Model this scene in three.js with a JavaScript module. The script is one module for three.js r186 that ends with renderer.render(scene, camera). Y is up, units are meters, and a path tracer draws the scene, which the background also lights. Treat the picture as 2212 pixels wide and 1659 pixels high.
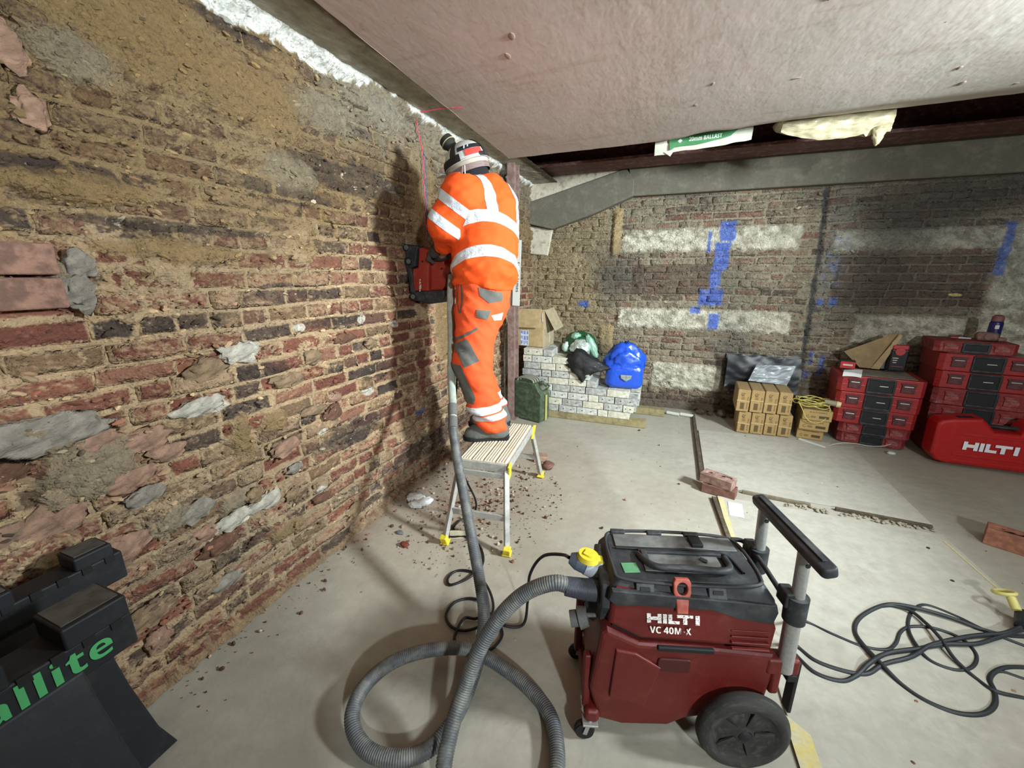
import * as THREE from 'three';
import { RoundedBoxGeometry } from 'three/addons/geometries/RoundedBoxGeometry.js';
import { ImprovedNoise } from 'three/addons/math/ImprovedNoise.js';
import { mergeGeometries, mergeVertices } from 'three/addons/utils/BufferGeometryUtils.js';
import { RectAreaLightUniformsLib } from 'three/addons/lights/RectAreaLightUniformsLib.js';

// ---------- camera, light, exposure ----------
const scene = new THREE.Scene();
scene.background = new THREE.Color(0x000000);
const camera = new THREE.PerspectiveCamera(87.27, 2212 / 1659, 0.05, 60);
camera.position.set(1.67, 1.5, 0);
camera.rotation.order = 'YXZ';
camera.rotation.set(-THREE.MathUtils.degToRad(15.06), THREE.MathUtils.degToRad(21.4), 0);
scene.add(camera);
const renderer = new THREE.WebGLRenderer({ antialias: true });
renderer.toneMapping = THREE.LinearToneMapping;
renderer.toneMappingExposure = 1.56;
renderer.shadowMap.enabled = true;
RectAreaLightUniformsLib.init();
// site lamps (their fittings are built in the lamp section at the end): [position, colour, intensity, bulb radius]
const LAMPS = [
  { at: [4.5, 2.34, -1.45], aim: [0.3, 1.3, -3.35], color: 0xf0fbff, power: 68, radius: 0.2, angle: 52, penumbra: 1 },
  { at: [3.7, 2.2, 1.9], aim: [2.0, 0.9, -3.6], color: 0xf2fbff, power: 25, radius: 0.09, angle: 62, penumbra: 1 },
];

// ---------- helpers ----------
const V3 = (x, y, z) => new THREE.Vector3(x, y, z);
const PI = Math.PI, rad = THREE.MathUtils.degToRad;
function rng(seed) { let s = seed >>> 0; return () => { s = (s + 0x6D2B79F5) | 0; let t = Math.imul(s ^ (s >>> 15), 1 | s); t = (t + Math.imul(t ^ (t >>> 7), 61 | t)) ^ t; return ((t ^ (t >>> 14)) >>> 0) / 4294967296; }; }
const NZ = new ImprovedNoise();
const n3 = (x, y, z = 0) => NZ.noise(x + 31.7, y + 17.3, z + 5.1);
function fbm(x, y, z = 0, o = 4) { let a = 0.5, s = 0; for (let i = 0; i < o; i++) { s += a * n3(x, y, z + i * 7.7); x *= 2.03; y *= 2.03; z *= 2.03; a *= 0.5; } return s; }
const clamp = (x, a = 0, b = 1) => Math.min(b, Math.max(a, x));
const sstep = (a, b, x) => { const t = clamp((x - a) / (b - a)); return t * t * (3 - 2 * t); };
const lerp = (a, b, t) => a + (b - a) * t;
const mixc = (a, b, t) => [lerp(a[0], b[0], t), lerp(a[1], b[1], t), lerp(a[2], b[2], t)];
const used = {};
function numbered(n) { if (!(n in used)) { used[n] = 0; return n; } used[n]++; return n + '_' + String(used[n]).padStart(3, '0'); }
function tag(o, label, category, group) { o.userData.label = label; if (category) o.userData.category = category; if (group) o.userData.group = group; return o; }
function thing(name, label, category, pos = [0, 0, 0], ry = 0, group) {
  const o = new THREE.Group(); o.name = numbered(name); o.position.set(...pos); o.rotation.y = ry; scene.add(o); return tag(o, label, category, group);
}
function sh(m) { m.castShadow = m.receiveShadow = true; return m; }
function part(name, geo, mat, parent, pos, rot) {
  const m = sh(new THREE.Mesh(geo, mat)); m.name = name;
  if (pos) m.position.set(...pos); if (rot) m.rotation.set(...rot); parent.add(m); return m;
}
function solo(name, geo, mat, label, category, pos, rot, group) { const m = part(numbered(name), geo, mat, scene, pos, rot); return tag(m, label, category, group); }
function struct(name, geo, mat, pos, rot) { const m = part(numbered(name), geo, mat, scene, pos, rot); m.userData.kind = 'structure'; return m; }
function copy(o, pos, ry, label, group) { const c = o.clone(); c.userData = { ...o.userData }; c.name = numbered(o.name.replace(/_\d{3}$/, '')); if (pos) c.position.set(...pos); if (ry !== undefined) c.rotation.y = ry; if (label) c.userData.label = label; if (group) c.userData.group = group; scene.add(c); return c; }
const rbox = (w, h, d, r = 0.004, s = 2) => new RoundedBoxGeometry(w, h, d, s, Math.min(r, w / 2.01, h / 2.01, d / 2.01));
const cyl = (r1, r2, h, s = 20, open = false) => new THREE.CylinderGeometry(r1, r2, h, s, 1, open);
function moved(g, p = [0, 0, 0], r = [0, 0, 0], s) { g = g.clone(); if (s) g.scale(...(Array.isArray(s) ? s : [s, s, s])); const m = new THREE.Matrix4().makeRotationFromEuler(new THREE.Euler(...r)); m.setPosition(...p); return g.applyMatrix4(m); }
function merge(list) { return mergeGeometries(list.map(g => { g = g.index ? g.toNonIndexed() : g.clone(); for (const k of Object.keys(g.attributes)) if (!['position', 'normal', 'uv'].includes(k)) g.deleteAttribute(k); if (!g.attributes.uv) g.setAttribute('uv', new THREE.BufferAttribute(new Float32Array(g.attributes.position.count * 2), 2)); if (!g.attributes.normal) g.computeVertexNormals(); return g; })); }
function bar(a, b, w, h, r = 0.003) { // box bar from a to b
  const A = V3(...a), B = V3(...b), L = A.distanceTo(B), g = rbox(w, L, h, r, 1);
  const q = new THREE.Quaternion().setFromUnitVectors(V3(0, 1, 0), B.clone().sub(A).normalize());
  return g.applyMatrix4(new THREE.Matrix4().compose(A.clone().add(B).multiplyScalar(0.5), q, V3(1, 1, 1)));
}
function rod(a, b, r1, r2 = r1, s = 14) {
  const A = V3(...a), B = V3(...b), L = A.distanceTo(B), g = cyl(r2, r1, L, s);
  const q = new THREE.Quaternion().setFromUnitVectors(V3(0, 1, 0), B.clone().sub(A).normalize());
  return g.applyMatrix4(new THREE.Matrix4().compose(A.clone().add(B).multiplyScalar(0.5), q, V3(1, 1, 1)));
}
function curve(pts, closed = false, t = 0.5) { return new THREE.CatmullRomCurve3(pts.map(p => V3(...p)), closed, 'centripetal', t); }
function tube(pts, r, seg = 200, rs = 8, closed = false) { return new THREE.TubeGeometry(curve(pts, closed), seg, r, rs, closed); }
function extrude(shape, depth, bevel = 0.002, seg = 2, cs = 8) { return new THREE.ExtrudeGeometry(shape, { depth, bevelEnabled: bevel > 0, bevelThickness: bevel, bevelSize: bevel, bevelOffset: -bevel, bevelSegments: seg, curveSegments: cs }); }
function poly(pts) { const s = new THREE.Shape(); pts.forEach((p, i) => i ? s.lineTo(...p) : s.moveTo(...p)); s.closePath(); return s; }
function rrect(w, h, r, x = 0, y = 0) { const s = new THREE.Shape(), a = x - w / 2, b = y - h / 2; s.moveTo(a + r, b); s.lineTo(a + w - r, b); s.quadraticCurveTo(a + w, b, a + w, b + r); s.lineTo(a + w, b + h - r); s.quadraticCurveTo(a + w, b + h, a + w - r, b + h); s.lineTo(a + r, b + h); s.quadraticCurveTo(a, b + h, a, b + h - r); s.lineTo(a, b + r); s.quadraticCurveTo(a, b, a + r, b); return s; }
function displace(g, fn) { const p = g.attributes.position; for (let i = 0; i < p.count; i++) { const q = fn(p.getX(i), p.getY(i), p.getZ(i), i); p.setXYZ(i, q[0], q[1], q[2]); } p.needsUpdate = true; g.computeVertexNormals(); return g; }
function gridGeo(nu, nv, fn, uvfn) { // (nu+1)x(nv+1) heightfield
  const P = [], U = [], I = [];
  for (let j = 0; j <= nv; j++) for (let i = 0; i <= nu; i++) { const a = i / nu, b = j / nv; P.push(...fn(a, b)); U.push(...(uvfn ? uvfn(a, b) : [a, b])); }
  for (let j = 0; j < nv; j++) for (let i = 0; i < nu; i++) { const k = j * (nu + 1) + i; I.push(k, k + 1, k + nu + 2, k, k + nu + 2, k + nu + 1); }
  const g = new THREE.BufferGeometry(); g.setAttribute('position', new THREE.Float32BufferAttribute(P, 3)); g.setAttribute('uv', new THREE.Float32BufferAttribute(U, 2)); g.setIndex(I); g.computeVertexNormals(); return g;
}
// ---------- textures ----------
function dataTex(w, h, fn, srgb = true) {
  const d = new Uint8Array(w * h * 4);
  for (let j = 0; j < h; j++) for (let i = 0; i < w; i++) { const c = fn((i + 0.5) / w, (j + 0.5) / h), k = (j * w + i) * 4; d[k] = clamp(c[0], 0, 255); d[k + 1] = clamp(c[1], 0, 255); d[k + 2] = clamp(c[2], 0, 255); d[k + 3] = c.length > 3 ? c[3] : 255; }
  const t = new THREE.DataTexture(d, w, h, THREE.RGBAFormat); t.wrapS = t.wrapT = THREE.RepeatWrapping; t.magFilter = THREE.LinearFilter; t.minFilter = THREE.LinearMipmapLinearFilter; t.generateMipmaps = true; if (srgb) t.colorSpace = THREE.SRGBColorSpace; t.needsUpdate = true; return t;
}
// periodic noise lookup: 512 x 512 values in -1..1
const TN = (() => { const S = 512, a = new Float32Array(S * S); const per = (x, y, f, z) => { const u = x * f, v = y * f, s = f; const A = n3(u, v, z), B = n3(u - s, v, z), C = n3(u, v - s, z), D = n3(u - s, v - s, z); return (A * (1 - x) + B * x) * (1 - y) + (C * (1 - x) + D * x) * y; };
  for (let j = 0; j < S; j++) for (let i = 0; i < S; i++) { const x = i / S, y = j / S; a[j * S + i] = per(x, y, 8, 1) * 0.9 + per(x, y, 16, 9) * 0.6 + per(x, y, 32, 3) * 0.42 + per(x, y, 64, 4) * 0.3 + per(x, y, 128, 6) * 0.22; } return a; })();
function tn(x, y) { x = x - Math.floor(x); y = y - Math.floor(y); const fx = x * 512, fy = y * 512, i = fx | 0, j = fy | 0, a = fx - i, b = fy - j, i1 = (i + 1) & 511, j1 = (j + 1) & 511; return (TN[(j << 9) + i] * (1 - a) + TN[(j << 9) + i1] * a) * (1 - b) + (TN[(j1 << 9) + i] * (1 - a) + TN[(j1 << 9) + i1] * a) * b; }
const bumpTex = dataTex(512, 512, (x, y) => { const v = 128 + 105 * tn(x, y); return [v, v, v]; }, false);
// craggy relief: ridged, pitted stone, 0.9 m per repeat
const cragTex = dataTex(1024, 1024, (x, y) => { const r = 1 - Math.abs(tn(x, y)) * 1.6, q = 1 - Math.abs(tn(x * 2 + 0.37, y * 2 + 0.11)) * 1.6, h = tn(x * 4, y * 4), l = tn(x, y + 0.5); const v = 120 + 60 * l + 40 * (r - 0.5) + 34 * (q - 0.5) + 26 * h - 70 * sstep(0.5, 0.75, tn(x * 3 + 0.2, y * 3 + 0.6)); return [v, v, v]; }, false);
function cragRep(sx, sy = sx) { const t = cragTex.clone(); t.repeat.set(sx, sy); t.needsUpdate = true; return t; }
function bumpRep(sx, sy = sx) { const t = bumpTex.clone(); t.repeat.set(sx, sy); t.needsUpdate = true; return t; }
const BUMP1 = bumpRep(1), BUMP3 = bumpRep(3), BUMP6 = bumpRep(6);
// a mottled colour map: base colour, second colour (dust, wear), amount
function mottle(a, b, amt = 0.5, f = 2, size = 256, thr = 0.1, soft = 0.5) { return dataTex(size, size, (x, y) => { const k = sstep(thr - soft, thr + soft, tn(x * f / 2, y * f / 2) + 0.4 * tn(x * f + 0.3, y * f)) * amt, s = 1 + 0.07 * tn(x * f * 2, y * f * 2 + 0.5); const c = mixc(a, b, k); return [c[0] * s, c[1] * s, c[2] * s]; }); }
const M = (color, rough = 0.8, o = {}) => new THREE.MeshStandardMaterial({ color, roughness: rough, ...o });
// small things share grey mottle maps: the material's colour carries the hue, the map the dust or wear on it
const lin = v => Math.pow(v / 255, 2.2), lumc = c => 0.3 * lin(c[0]) + 0.59 * lin(c[1]) + 0.11 * lin(c[2]), greyMaps = {};
function MT(a, b, amt, f, rough, o = {}) {
  const swap = lumc(b) > lumc(a), hi = swap ? b : a, lo = swap ? a : b, ratio = Math.round(Math.pow(lumc(lo) / lumc(hi), 1 / 2.2) * 6) / 6, am = amt >= 0.65 ? 0.75 : 0.5, ff = f <= 2 ? 2 : 4, key = [swap, ratio, am, ff].join();
  if (!greyMaps[key]) { const l = 255 * ratio; greyMaps[key] = swap ? mottle([l, l, l], [255, 255, 255], am, ff, 128) : mottle([255, 255, 255], [l, l, l], am, ff, 128); }
  const w = 0.75, c = new THREE.Color().setRGB(...[0, 1, 2].map(k => lin(swap ? lerp(a[k], b[k], w) * 0 + hi[k] * 0.5 + a[k] / Math.max(ratio, 0.2) * 0.5 : a[k])).map(v => Math.min(v, 0.95)));
  return new THREE.MeshStandardMaterial({ color: c, map: greyMaps[key], roughness: rough, bumpMap: BUMP1, bumpScale: 0.0008, ...o });
}
function canvasTex(w, h, draw) { const c = document.createElement('canvas'); c.width = w; c.height = h; const x = c.getContext('2d'); draw(x, w, h); const t = new THREE.CanvasTexture(c); t.colorSpace = THREE.SRGBColorSpace; return t; }
function decalMat(tex, rough = 0.6) { return new THREE.MeshStandardMaterial({ map: tex, roughness: rough, transparent: true, polygonOffset: true, polygonOffsetFactor: -2 }); }
// blocky logo lettering, drawn as plain bars: x, y, w, h of the whole word
function drawLogo(c, x, y, w, h) {
  const q = (pts) => { c.beginPath(); pts.forEach((p, i) => c[i ? 'lineTo' : 'moveTo'](x + p[0] * w, y + p[1] * h)); c.closePath(); c.fill(); };
  q([[0, 0], [0.075, 0], [0.075, 0.3], [0.2, 0.3], [0.2, 0], [0.275, 0], [0.275, 1], [0.2, 1], [0.2, 0.68], [0.075, 0.68], [0.075, 1], [0, 1]]);
  q([[0.3, 0], [0.375, 0], [0.375, 1], [0.3, 1]]);
  q([[0.4, 0], [0.475, 0], [0.475, 0.68], [0.61, 0.68], [0.61, 1], [0.4, 1]]);
  q([[0.565, 0], [0.865, 0], [0.865, 0.32], [0.755, 0.32], [0.755, 1], [0.675, 1], [0.675, 0.32], [0.565, 0.32]]);
  q([[0.905, 0], [0.985, 0], [0.985, 1], [0.905, 1]]);
}
// planar uv in metres for boxes and merged shapes: the dominant axis of each face is dropped
function boxUV(g, s = 1) { g = g.index ? g.toNonIndexed() : g; if (!g.attributes.normal) g.computeVertexNormals(); const p = g.attributes.position, u = new Float32Array(p.count * 2); const a = V3(), b = V3(), c = V3();
  for (let i = 0; i < p.count; i += 3) { a.fromBufferAttribute(p, i); b.fromBufferAttribute(p, i + 1); c.fromBufferAttribute(p, i + 2); const n = b.clone().sub(a).cross(c.clone().sub(a)); const x = Math.abs(n.x), y = Math.abs(n.y), z = Math.abs(n.z);
    [a, b, c].forEach((q, k) => { const U = y >= x && y >= z ? [q.x, q.z] : x >= z ? [q.z, q.y] : [q.x, q.y]; u[(i + k) * 2] = U[0] * s; u[(i + k) * 2 + 1] = U[1] * s; }); }
  g.setAttribute('uv', new THREE.BufferAttribute(u, 2)); return g; }
// stacked rounded-rectangle sections: [{y, x0, x1, z0, z1, r}], capped at both ends
function loftRR(rings, seg = 6) {
  const P = [], I = [], n = 4 * (seg + 1);
  rings.forEach(q => { const r = Math.min(q.r, (q.x1 - q.x0) / 2.01, (q.z1 - q.z0) / 2.01); [[q.x1 - r, q.z1 - r, 0], [q.x0 + r, q.z1 - r, 1], [q.x0 + r, q.z0 + r, 2], [q.x1 - r, q.z0 + r, 3]].forEach(([cx, cz, k]) => { for (let i = 0; i <= seg; i++) { const a = (k + i / seg) * PI / 2; P.push(cx + r * Math.cos(a), q.y + (q.tilt ? q.tilt(cx + r * Math.cos(a), cz + r * Math.sin(a)) : 0), cz + r * Math.sin(a)); } }); });
  for (let k = 0; k < rings.length - 1; k++) for (let i = 0; i < n; i++) { const a = k * n + i, b = k * n + (i + 1) % n; I.push(a, a + n, b, b, a + n, b + n); }
  const cap = (k, flip) => { const c = P.length / 3; let x = 0, y = 0, z = 0; for (let i = 0; i < n; i++) { x += P[(k * n + i) * 3]; y += P[(k * n + i) * 3 + 1]; z += P[(k * n + i) * 3 + 2]; } P.push(x / n, y / n, z / n); for (let i = 0; i < n; i++) { const a = k * n + i, b = k * n + (i + 1) % n; flip ? I.push(c, a, b) : I.push(c, b, a); } };
  cap(0, true); cap(rings.length - 1, false);
  const g = new THREE.BufferGeometry(); g.setAttribute('position', new THREE.Float32BufferAttribute(P, 3)); g.setIndex(I); const h = boxUV(g.toNonIndexed()); h.computeVertexNormals(); return h;
}
// a corrugated hose swept along points
function ribHose(pts, R, pitch, amp, rs = 14, closed = false) {
  const c = curve(pts, closed), L = c.getLength(), n = Math.round(L / pitch) * 4, fr = c.computeFrenetFrames(n, closed), P = [], U = [], I = [];
  for (let i = 0; i <= n; i++) { const p = c.getPointAt(i / n), r = R + amp * [-1, 0.6, 1, 0.6][i % 4]; for (let j = 0; j <= rs; j++) { const a = j / rs * 2 * PI, x = Math.cos(a) * r, y = Math.sin(a) * r, N = fr.normals[i], B = fr.binormals[i]; P.push(p.x + N.x * x + B.x * y, p.y + N.y * x + B.y * y, p.z + N.z * x + B.z * y); U.push(i / n * L, j / rs * 0.2); } }
  for (let i = 0; i < n; i++) for (let j = 0; j < rs; j++) { const a = i * (rs + 1) + j; I.push(a, a + 1, a + rs + 1, a + 1, a + rs + 2, a + rs + 1); }
  const g = new THREE.BufferGeometry(); g.setAttribute('position', new THREE.Float32BufferAttribute(P, 3)); g.setAttribute('uv', new THREE.Float32BufferAttribute(U, 2)); g.setIndex(I); g.computeVertexNormals(); return g;
}
// ---------- the room: brick walls ----------
// A brick wall: a rough mortar bed (height field) carrying single bricks. toW maps (along, up, out) to the world.
function brickLayout(L, H, seed, stretcher = 0.55) {
  const r = rng(seed), rows = [];
  for (let k = 0; k * 0.0762 < H; k++) { const row = []; let u = -r() * 0.2; while (u < L) { const len = r() < stretcher ? 0.205 + r() * 0.02 : 0.098 + r() * 0.014; row.push({ u0: u, u1: u + len, v0: k * 0.0762 + 0.005 + r() * 0.003, v1: k * 0.0762 + 0.066 + r() * 0.005, t: r(), o: r(), s: r(), row: k }); u += len + 0.009 + r() * 0.008; } rows.push(row); }
  return rows;
}
function makeWall(o) {
  const { L, H, seed, toW, nrm, paint, smear, pick, skip, relief = 1, warpAmp = 0.02 } = o;
  const rows = brickLayout(L, H, seed, o.stretcher);
  const warp = (u, v) => warpAmp * n3(u * 0.9, v * 1.3, seed) + 0.007 * n3(u * 4, v * 5, seed + 3);
  const find = (u, v) => { const w = v - warp(u, v), k = Math.floor(w / 0.0762); if (k < 0 || k >= rows.length) return null; const row = rows[k]; let lo = 0, hi = row.length - 1; while (lo < hi) { const m = (lo + hi + 1) >> 1; if (row[m].u0 <= u) lo = m; else hi = m - 1; } const b = row[lo]; if (u < b.u0 || u > b.u1 || w < b.v0 || w > b.v1) return null; return [b, Math.min(u - b.u0, b.u1 - u, w - b.v0, b.v1 - w)]; };
  const TW = o.tw || 2048, TH = o.th || 1024;
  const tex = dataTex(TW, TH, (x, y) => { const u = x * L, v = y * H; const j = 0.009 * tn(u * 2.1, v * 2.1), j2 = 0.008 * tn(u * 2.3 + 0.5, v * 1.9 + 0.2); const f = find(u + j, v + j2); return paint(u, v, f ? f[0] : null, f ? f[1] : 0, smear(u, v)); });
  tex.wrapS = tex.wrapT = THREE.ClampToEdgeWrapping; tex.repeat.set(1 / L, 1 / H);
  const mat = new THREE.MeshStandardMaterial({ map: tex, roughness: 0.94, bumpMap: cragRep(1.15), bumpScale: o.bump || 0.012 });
  const outOf = b => (0.006 + 0.012 * b.o * relief);
  const dOf = (u, v) => { // mortar surface
    const s = smear(u, v), f = find(u, v), rough = 0.004 * tn(u * 2.3, v * 2.3) + 0.006 * n3(u * 3, v * 3, 8) + 0.006 * n3(u * 9, v * 9, 2) * relief;
    const base = (f && s < 0.15 ? -0.006 : 0.003 + 0.011 * sstep(-0.1, 0.4, tn(u * 1.7 + 0.3, v * 1.9))); return base + rough + (o.extra ? o.extra(u, v) : 0) + sstep(0.0, 0.5, s) * 0.022 * relief + (s > 0 ? 0.012 * Math.abs(n3(u * 16, v * 22, 12)) * relief : 0); };
  const nu = Math.round(L / o.cell), nv = Math.round(H / o.cell);
  const g = gridGeo(nu, nv, (a, b) => toW(a * L, b * H, dOf(a * L, b * H)), (a, b) => [a * L, b * H]);
  const wall = struct(o.name, g, mat);
  // single bricks
  const mk = b => { const nx = b.u1 - b.u0 > 0.15 ? 5 : 3, ny = 3, tu = (b.o * 7.7 % 1 - 0.5) * 0.10, tv = (b.t * 5.3 % 1 - 0.5) * 0.16, P = [], U = [], I = []; const out = outOf(b), r = rng((b.t * 1e9) | 0);
    const ring = []; const add = (u, v, d) => { P.push(...toW(u, v, d)); U.push(u, v); return P.length / 3 - 1; };
    for (let j = 0; j <= ny; j++) for (let i = 0; i <= nx; i++) { const e = i === 0 || j === 0 || i === nx || j === ny; const u = lerp(b.u0, b.u1, i / nx) + (r() - 0.5) * 0.009, v = lerp(b.v0, b.v1, j / ny) + (r() - 0.5) * 0.006; const wv = v + warp(u, v);
      const er = (b.s > 0.45 ? 0.016 : 0.007) * n3(u * 15, v * 19, 4) - (b.s > 0.75 ? 0.008 : 0) + tu * (u - b.u0) * 0.6 + tv * (v - b.v0); add(u, wv, out + (o.extra ? o.extra(u, v) : 0) + er * relief - (e ? 0.004 : 0)); }
    const id = (i, j) => j * (nx + 1) + i; for (let j = 0; j < ny; j++) for (let i = 0; i < nx; i++) I.push(id(i, j), id(i + 1, j), id(i + 1, j + 1), id(i, j), id(i + 1, j + 1), id(i, j + 1));
    for (let i = 0; i <= nx; i++) ring.push(id(i, 0)); for (let j = 1; j <= ny; j++) ring.push(id(nx, j)); for (let i = nx - 1; i >= 0; i--) ring.push(id(i, ny)); for (let j = ny - 1; j >= 1; j--) ring.push(id(0, j));
    const bk = ring.map(k => { const u = U[2 * k], v = U[2 * k + 1]; return add(u, v, -0.02 + (o.extra ? o.extra(u, v) : 0)); });
    ring.forEach((k, i) => { const j = (i + 1) % ring.length; I.push(k, bk[i], bk[j], k, bk[j], ring[j]); });
    const q = new THREE.BufferGeometry(); q.setAttribute('position', new THREE.Float32BufferAttribute(P, 3)); q.setAttribute('uv', new THREE.Float32BufferAttribute(U, 2)); q.setIndex(I); return q; };
  const all = []; rows.forEach(row => row.forEach(b => { if (b.u0 < 0.02 || b.u1 > L - 0.01 || b.v1 + 0.02 > H) return; const cu = (b.u0 + b.u1) / 2, cv = (b.v0 + b.v1) / 2; if (smear(cu, cv) > 0.25 || (skip && skip(cu, cv))) return; const d = pick(cu, cv); if (d === null) return; all.push([d, b]); }));
  all.sort((a, b) => a[0] - b[0]);
  all.slice(0, 300).forEach(([, b]) => { const q = mk(b); q.computeVertexNormals(); part(numbered('brick'), q, mat, wall); });
  if (all.length > 300) { const list = all.slice(300).map(([, b]) => { const q = mk(b); q.computeVertexNormals(); return q; }); const m = part('far_bricks', mergeGeometries(list), mat, wall); m.userData.kind = 'stuff'; }
  if (o.chips) { // loose grit and chipped edges all over the face: too many to count
    const [n, u0, u1, v0, v1] = o.chips, r = rng(seed + 7), im = new THREE.InstancedMesh(new THREE.DodecahedronGeometry(1, 0), new THREE.MeshStandardMaterial({ color: 0xffffff, roughness: 0.95 }), n), m = new THREE.Matrix4(), q = new THREE.Quaternion(), c = new THREE.Color();
    for (let i = 0; i < n; i++) { let u, v, k = 0; do { u = u0 + Math.pow(r(), 1.4) * (u1 - u0); v = v0 + r() * (v1 - v0); } while (tn(u * 1.3, v * 1.9) + 0.5 * tn(u * 4.1, v * 5.3) < r() * 0.9 - 0.45 && ++k < 6);
      const f = find(u, v), sm = smear(u, v), s = 0.0025 + Math.pow(r(), 3) * 0.0105, d = (f && sm < 0.2 ? outOf(f[0]) + (o.extra ? o.extra(u, v) : 0) : dOf(u, v)) - s * 0.15, p = toW(u, v, d), a = toW(1, 0, 0), b = toW(0, 0, 0); q.setFromEuler(new THREE.Euler((r() - 0.5) * 1.2, (r() - 0.5) * 1.2, (r() - 0.5) * 1.2));
      const alongZ = Math.abs(a[2] - b[2]) > 0.5; m.compose(V3(...p), q, alongZ ? V3(s * 0.8, s * (0.5 + r() * 0.5), s * (1 + r())) : V3(s * (1 + r()), s * (0.5 + r() * 0.5), s * 0.8)); im.setMatrixAt(i, m); const t = paint(u, v, f ? f[0] : null, f ? f[1] : 0, sm), g = 0.8 + r() * 0.45; im.setColorAt(i, c.setRGB(clamp(t[0] * g / 255), clamp(t[1] * g / 255), clamp(t[2] * g / 255), THREE.SRGBColorSpace)); }
    im.name = 'mortar_chips'; im.castShadow = im.receiveShadow = true; im.userData.kind = 'stuff'; wall.add(im); }
  return { wall, mat, dOf, find };
}
// an irregular lump of stone, flattened against a wall
function lump(rx, ry, rz, seed, det = 2, amp = 0.35) { const g = mergeVertices((() => { const q = new THREE.IcosahedronGeometry(1, det); q.deleteAttribute('uv'); q.deleteAttribute('normal'); return q; })(), 1e-4); displace(g, (x, y, z) => { const k = 1 + amp * n3(x * 1.6 + seed, y * 1.6, z * 1.6) + amp * 0.5 * n3(x * 4 + seed, y * 4, z * 4); return [x * rx * k, y * ry * k, z * rz * k]; }); const p = g.attributes.position, u = new Float32Array(p.count * 2); for (let i = 0; i < p.count; i++) { u[2 * i] = p.getX(i) + p.getZ(i) * 0.7; u[2 * i + 1] = p.getY(i) + p.getZ(i) * 0.3; } g.setAttribute('uv', new THREE.BufferAttribute(u, 2)); return g; }
// soft-edged blob mask with a ragged outline
const blob = (u, v, b) => { const R = Math.max(b[2], b[3]) * 1.9; if (Math.abs(u - b[0]) > R || Math.abs(v - b[1]) > R) return -1; const a = b[4] || 0, du = u - b[0], dv = v - b[1], c = Math.cos(a), s = Math.sin(a), x = (du * c + dv * s) / b[2], y = (-du * s + dv * c) / b[3]; return 1 - Math.sqrt(x * x + y * y) + 0.45 * tn(u * 1.1 + b[0], v * 1.1 + b[1]); };
const rectm = (u, v, r) => u < r[0] - 0.08 || u > r[2] + 0.08 || v < r[1] - 0.08 || v > r[3] + 0.08 ? -1 : Math.min(u - r[0], r[2] - u, v - r[1], r[3] - v) + 0.02 * tn(u * 1.7, v * 1.7) + 0.012 * tn(u * 5, v * 5);

// left wall: plane x = 0, u = -z
const LW = 5.6, LH = 2.52;
const ochreL = [[0.95, 1.58, 0.27, 0.05], [1.07, 0.84, 0.07, 0.13], [1.22, 0.86, 0.09, 0.06, 0.3], [0.75, 1.75, 0.2, 0.06], [1.2, 0.3, 0.12, 0.05], [1.3, 2.2, 0.35, 0.16], [0.95, 2.3, 0.3, 0.2], [2.55, 2.0, 0.14, 0.5], [2.75, 1.2, 0.18, 0.5], [0.5, 0.62, 0.12, 0.1]];
const greyL = [[0.5, 1.05, 0.16, 0.07, -0.2], [0.66, 1.48, 0.05, 0.1], [0.78, 0.62, 0.12, 0.06], [1.7, 2.25, 0.25, 0.12], [0.6, 0.9, 0.15, 0.14], [1.02, 0.57, 0.12, 0.05], [1.5, 1.95, 0.2, 0.1], [0.8, 2.1, 0.14, 0.09], [2.2, 2.4, 0.2, 0.13]];
const darkL = [[1.66, 1.27, 0.26, 0.035], [1.0, 1.665, 0.38, 0.022], [1.22, 1.09, 0.16, 0.05], [0.72, 1.79, 0.16, 0.04], [1.45, 1.85, 0.3, 0.05], [1.75, 0.62, 0.35, 0.09], [1.95, 0.95, 0.2, 0.09], [0.95, 1.33, 0.16, 0.04], [1.35, 1.42, 0.2, 0.05], [2.6, 0.25, 0.8, 0.1], [1.0, 0.35, 0.16, 0.05], [1.9, 2.0, 0.5, 0.1], [1.3, 2.42, 0.2, 0.05]];
const whiteL = [[1.14, 1.19, 0.075, 0.045], [1.05, 0.49, 0.15, 0.035, 0.1], [0.98, 1.0, 0.09, 0.035], [1.85, 0.83, 0.06, 0.03], [2.16, 1.2, 0.05, 0.03], [1.6, 0.86, 0.06, 0.03], [1.31, 0.58, 0.06, 0.03], [1.43, 0.39, 0.06, 0.025], [1.5, 0.7, 0.05, 0.02], [1.43, 1.26, 0.03, 0.02], [1.85, 1.26, 0.05, 0.03]];
function wetL(u, v) { return sstep(-0.3, 0.5, n3(u * 0.8, v * 0.9, 40) + (v - 1.45) * 0.55); } // old plaster dust lies mostly on the upper courses
const smearL = (u, v) => { let s = -0.08 + 0.9 * fbm(u * 2.6, v * 4.2, 11, 3) + 0.34 * tn(u * 1.1, v * 1.5) + 0.22 * tn(u * 3.1, v * 4.3) + 0.16 * wetL(u, v); for (const b of ochreL) s = Math.max(s, blob(u, v, b)); for (const b of greyL) s = Math.max(s, blob(u, v, b) * 0.8); s = Math.max(s, (v - 2.46 + 0.05 * tn(u * 0.6, 0.3)) * 14); return Math.max(s, 1 - (v + 0.02) * 18 + 0.4 * tn(u, 0.2)); };
const brickCols = [[128, 80, 62], [114, 68, 54], [138, 96, 76], [102, 74, 60], [100, 80, 62], [122, 96, 70], [80, 65, 55], [146, 120, 94], [114, 92, 68], [72, 60, 52]];
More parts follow.
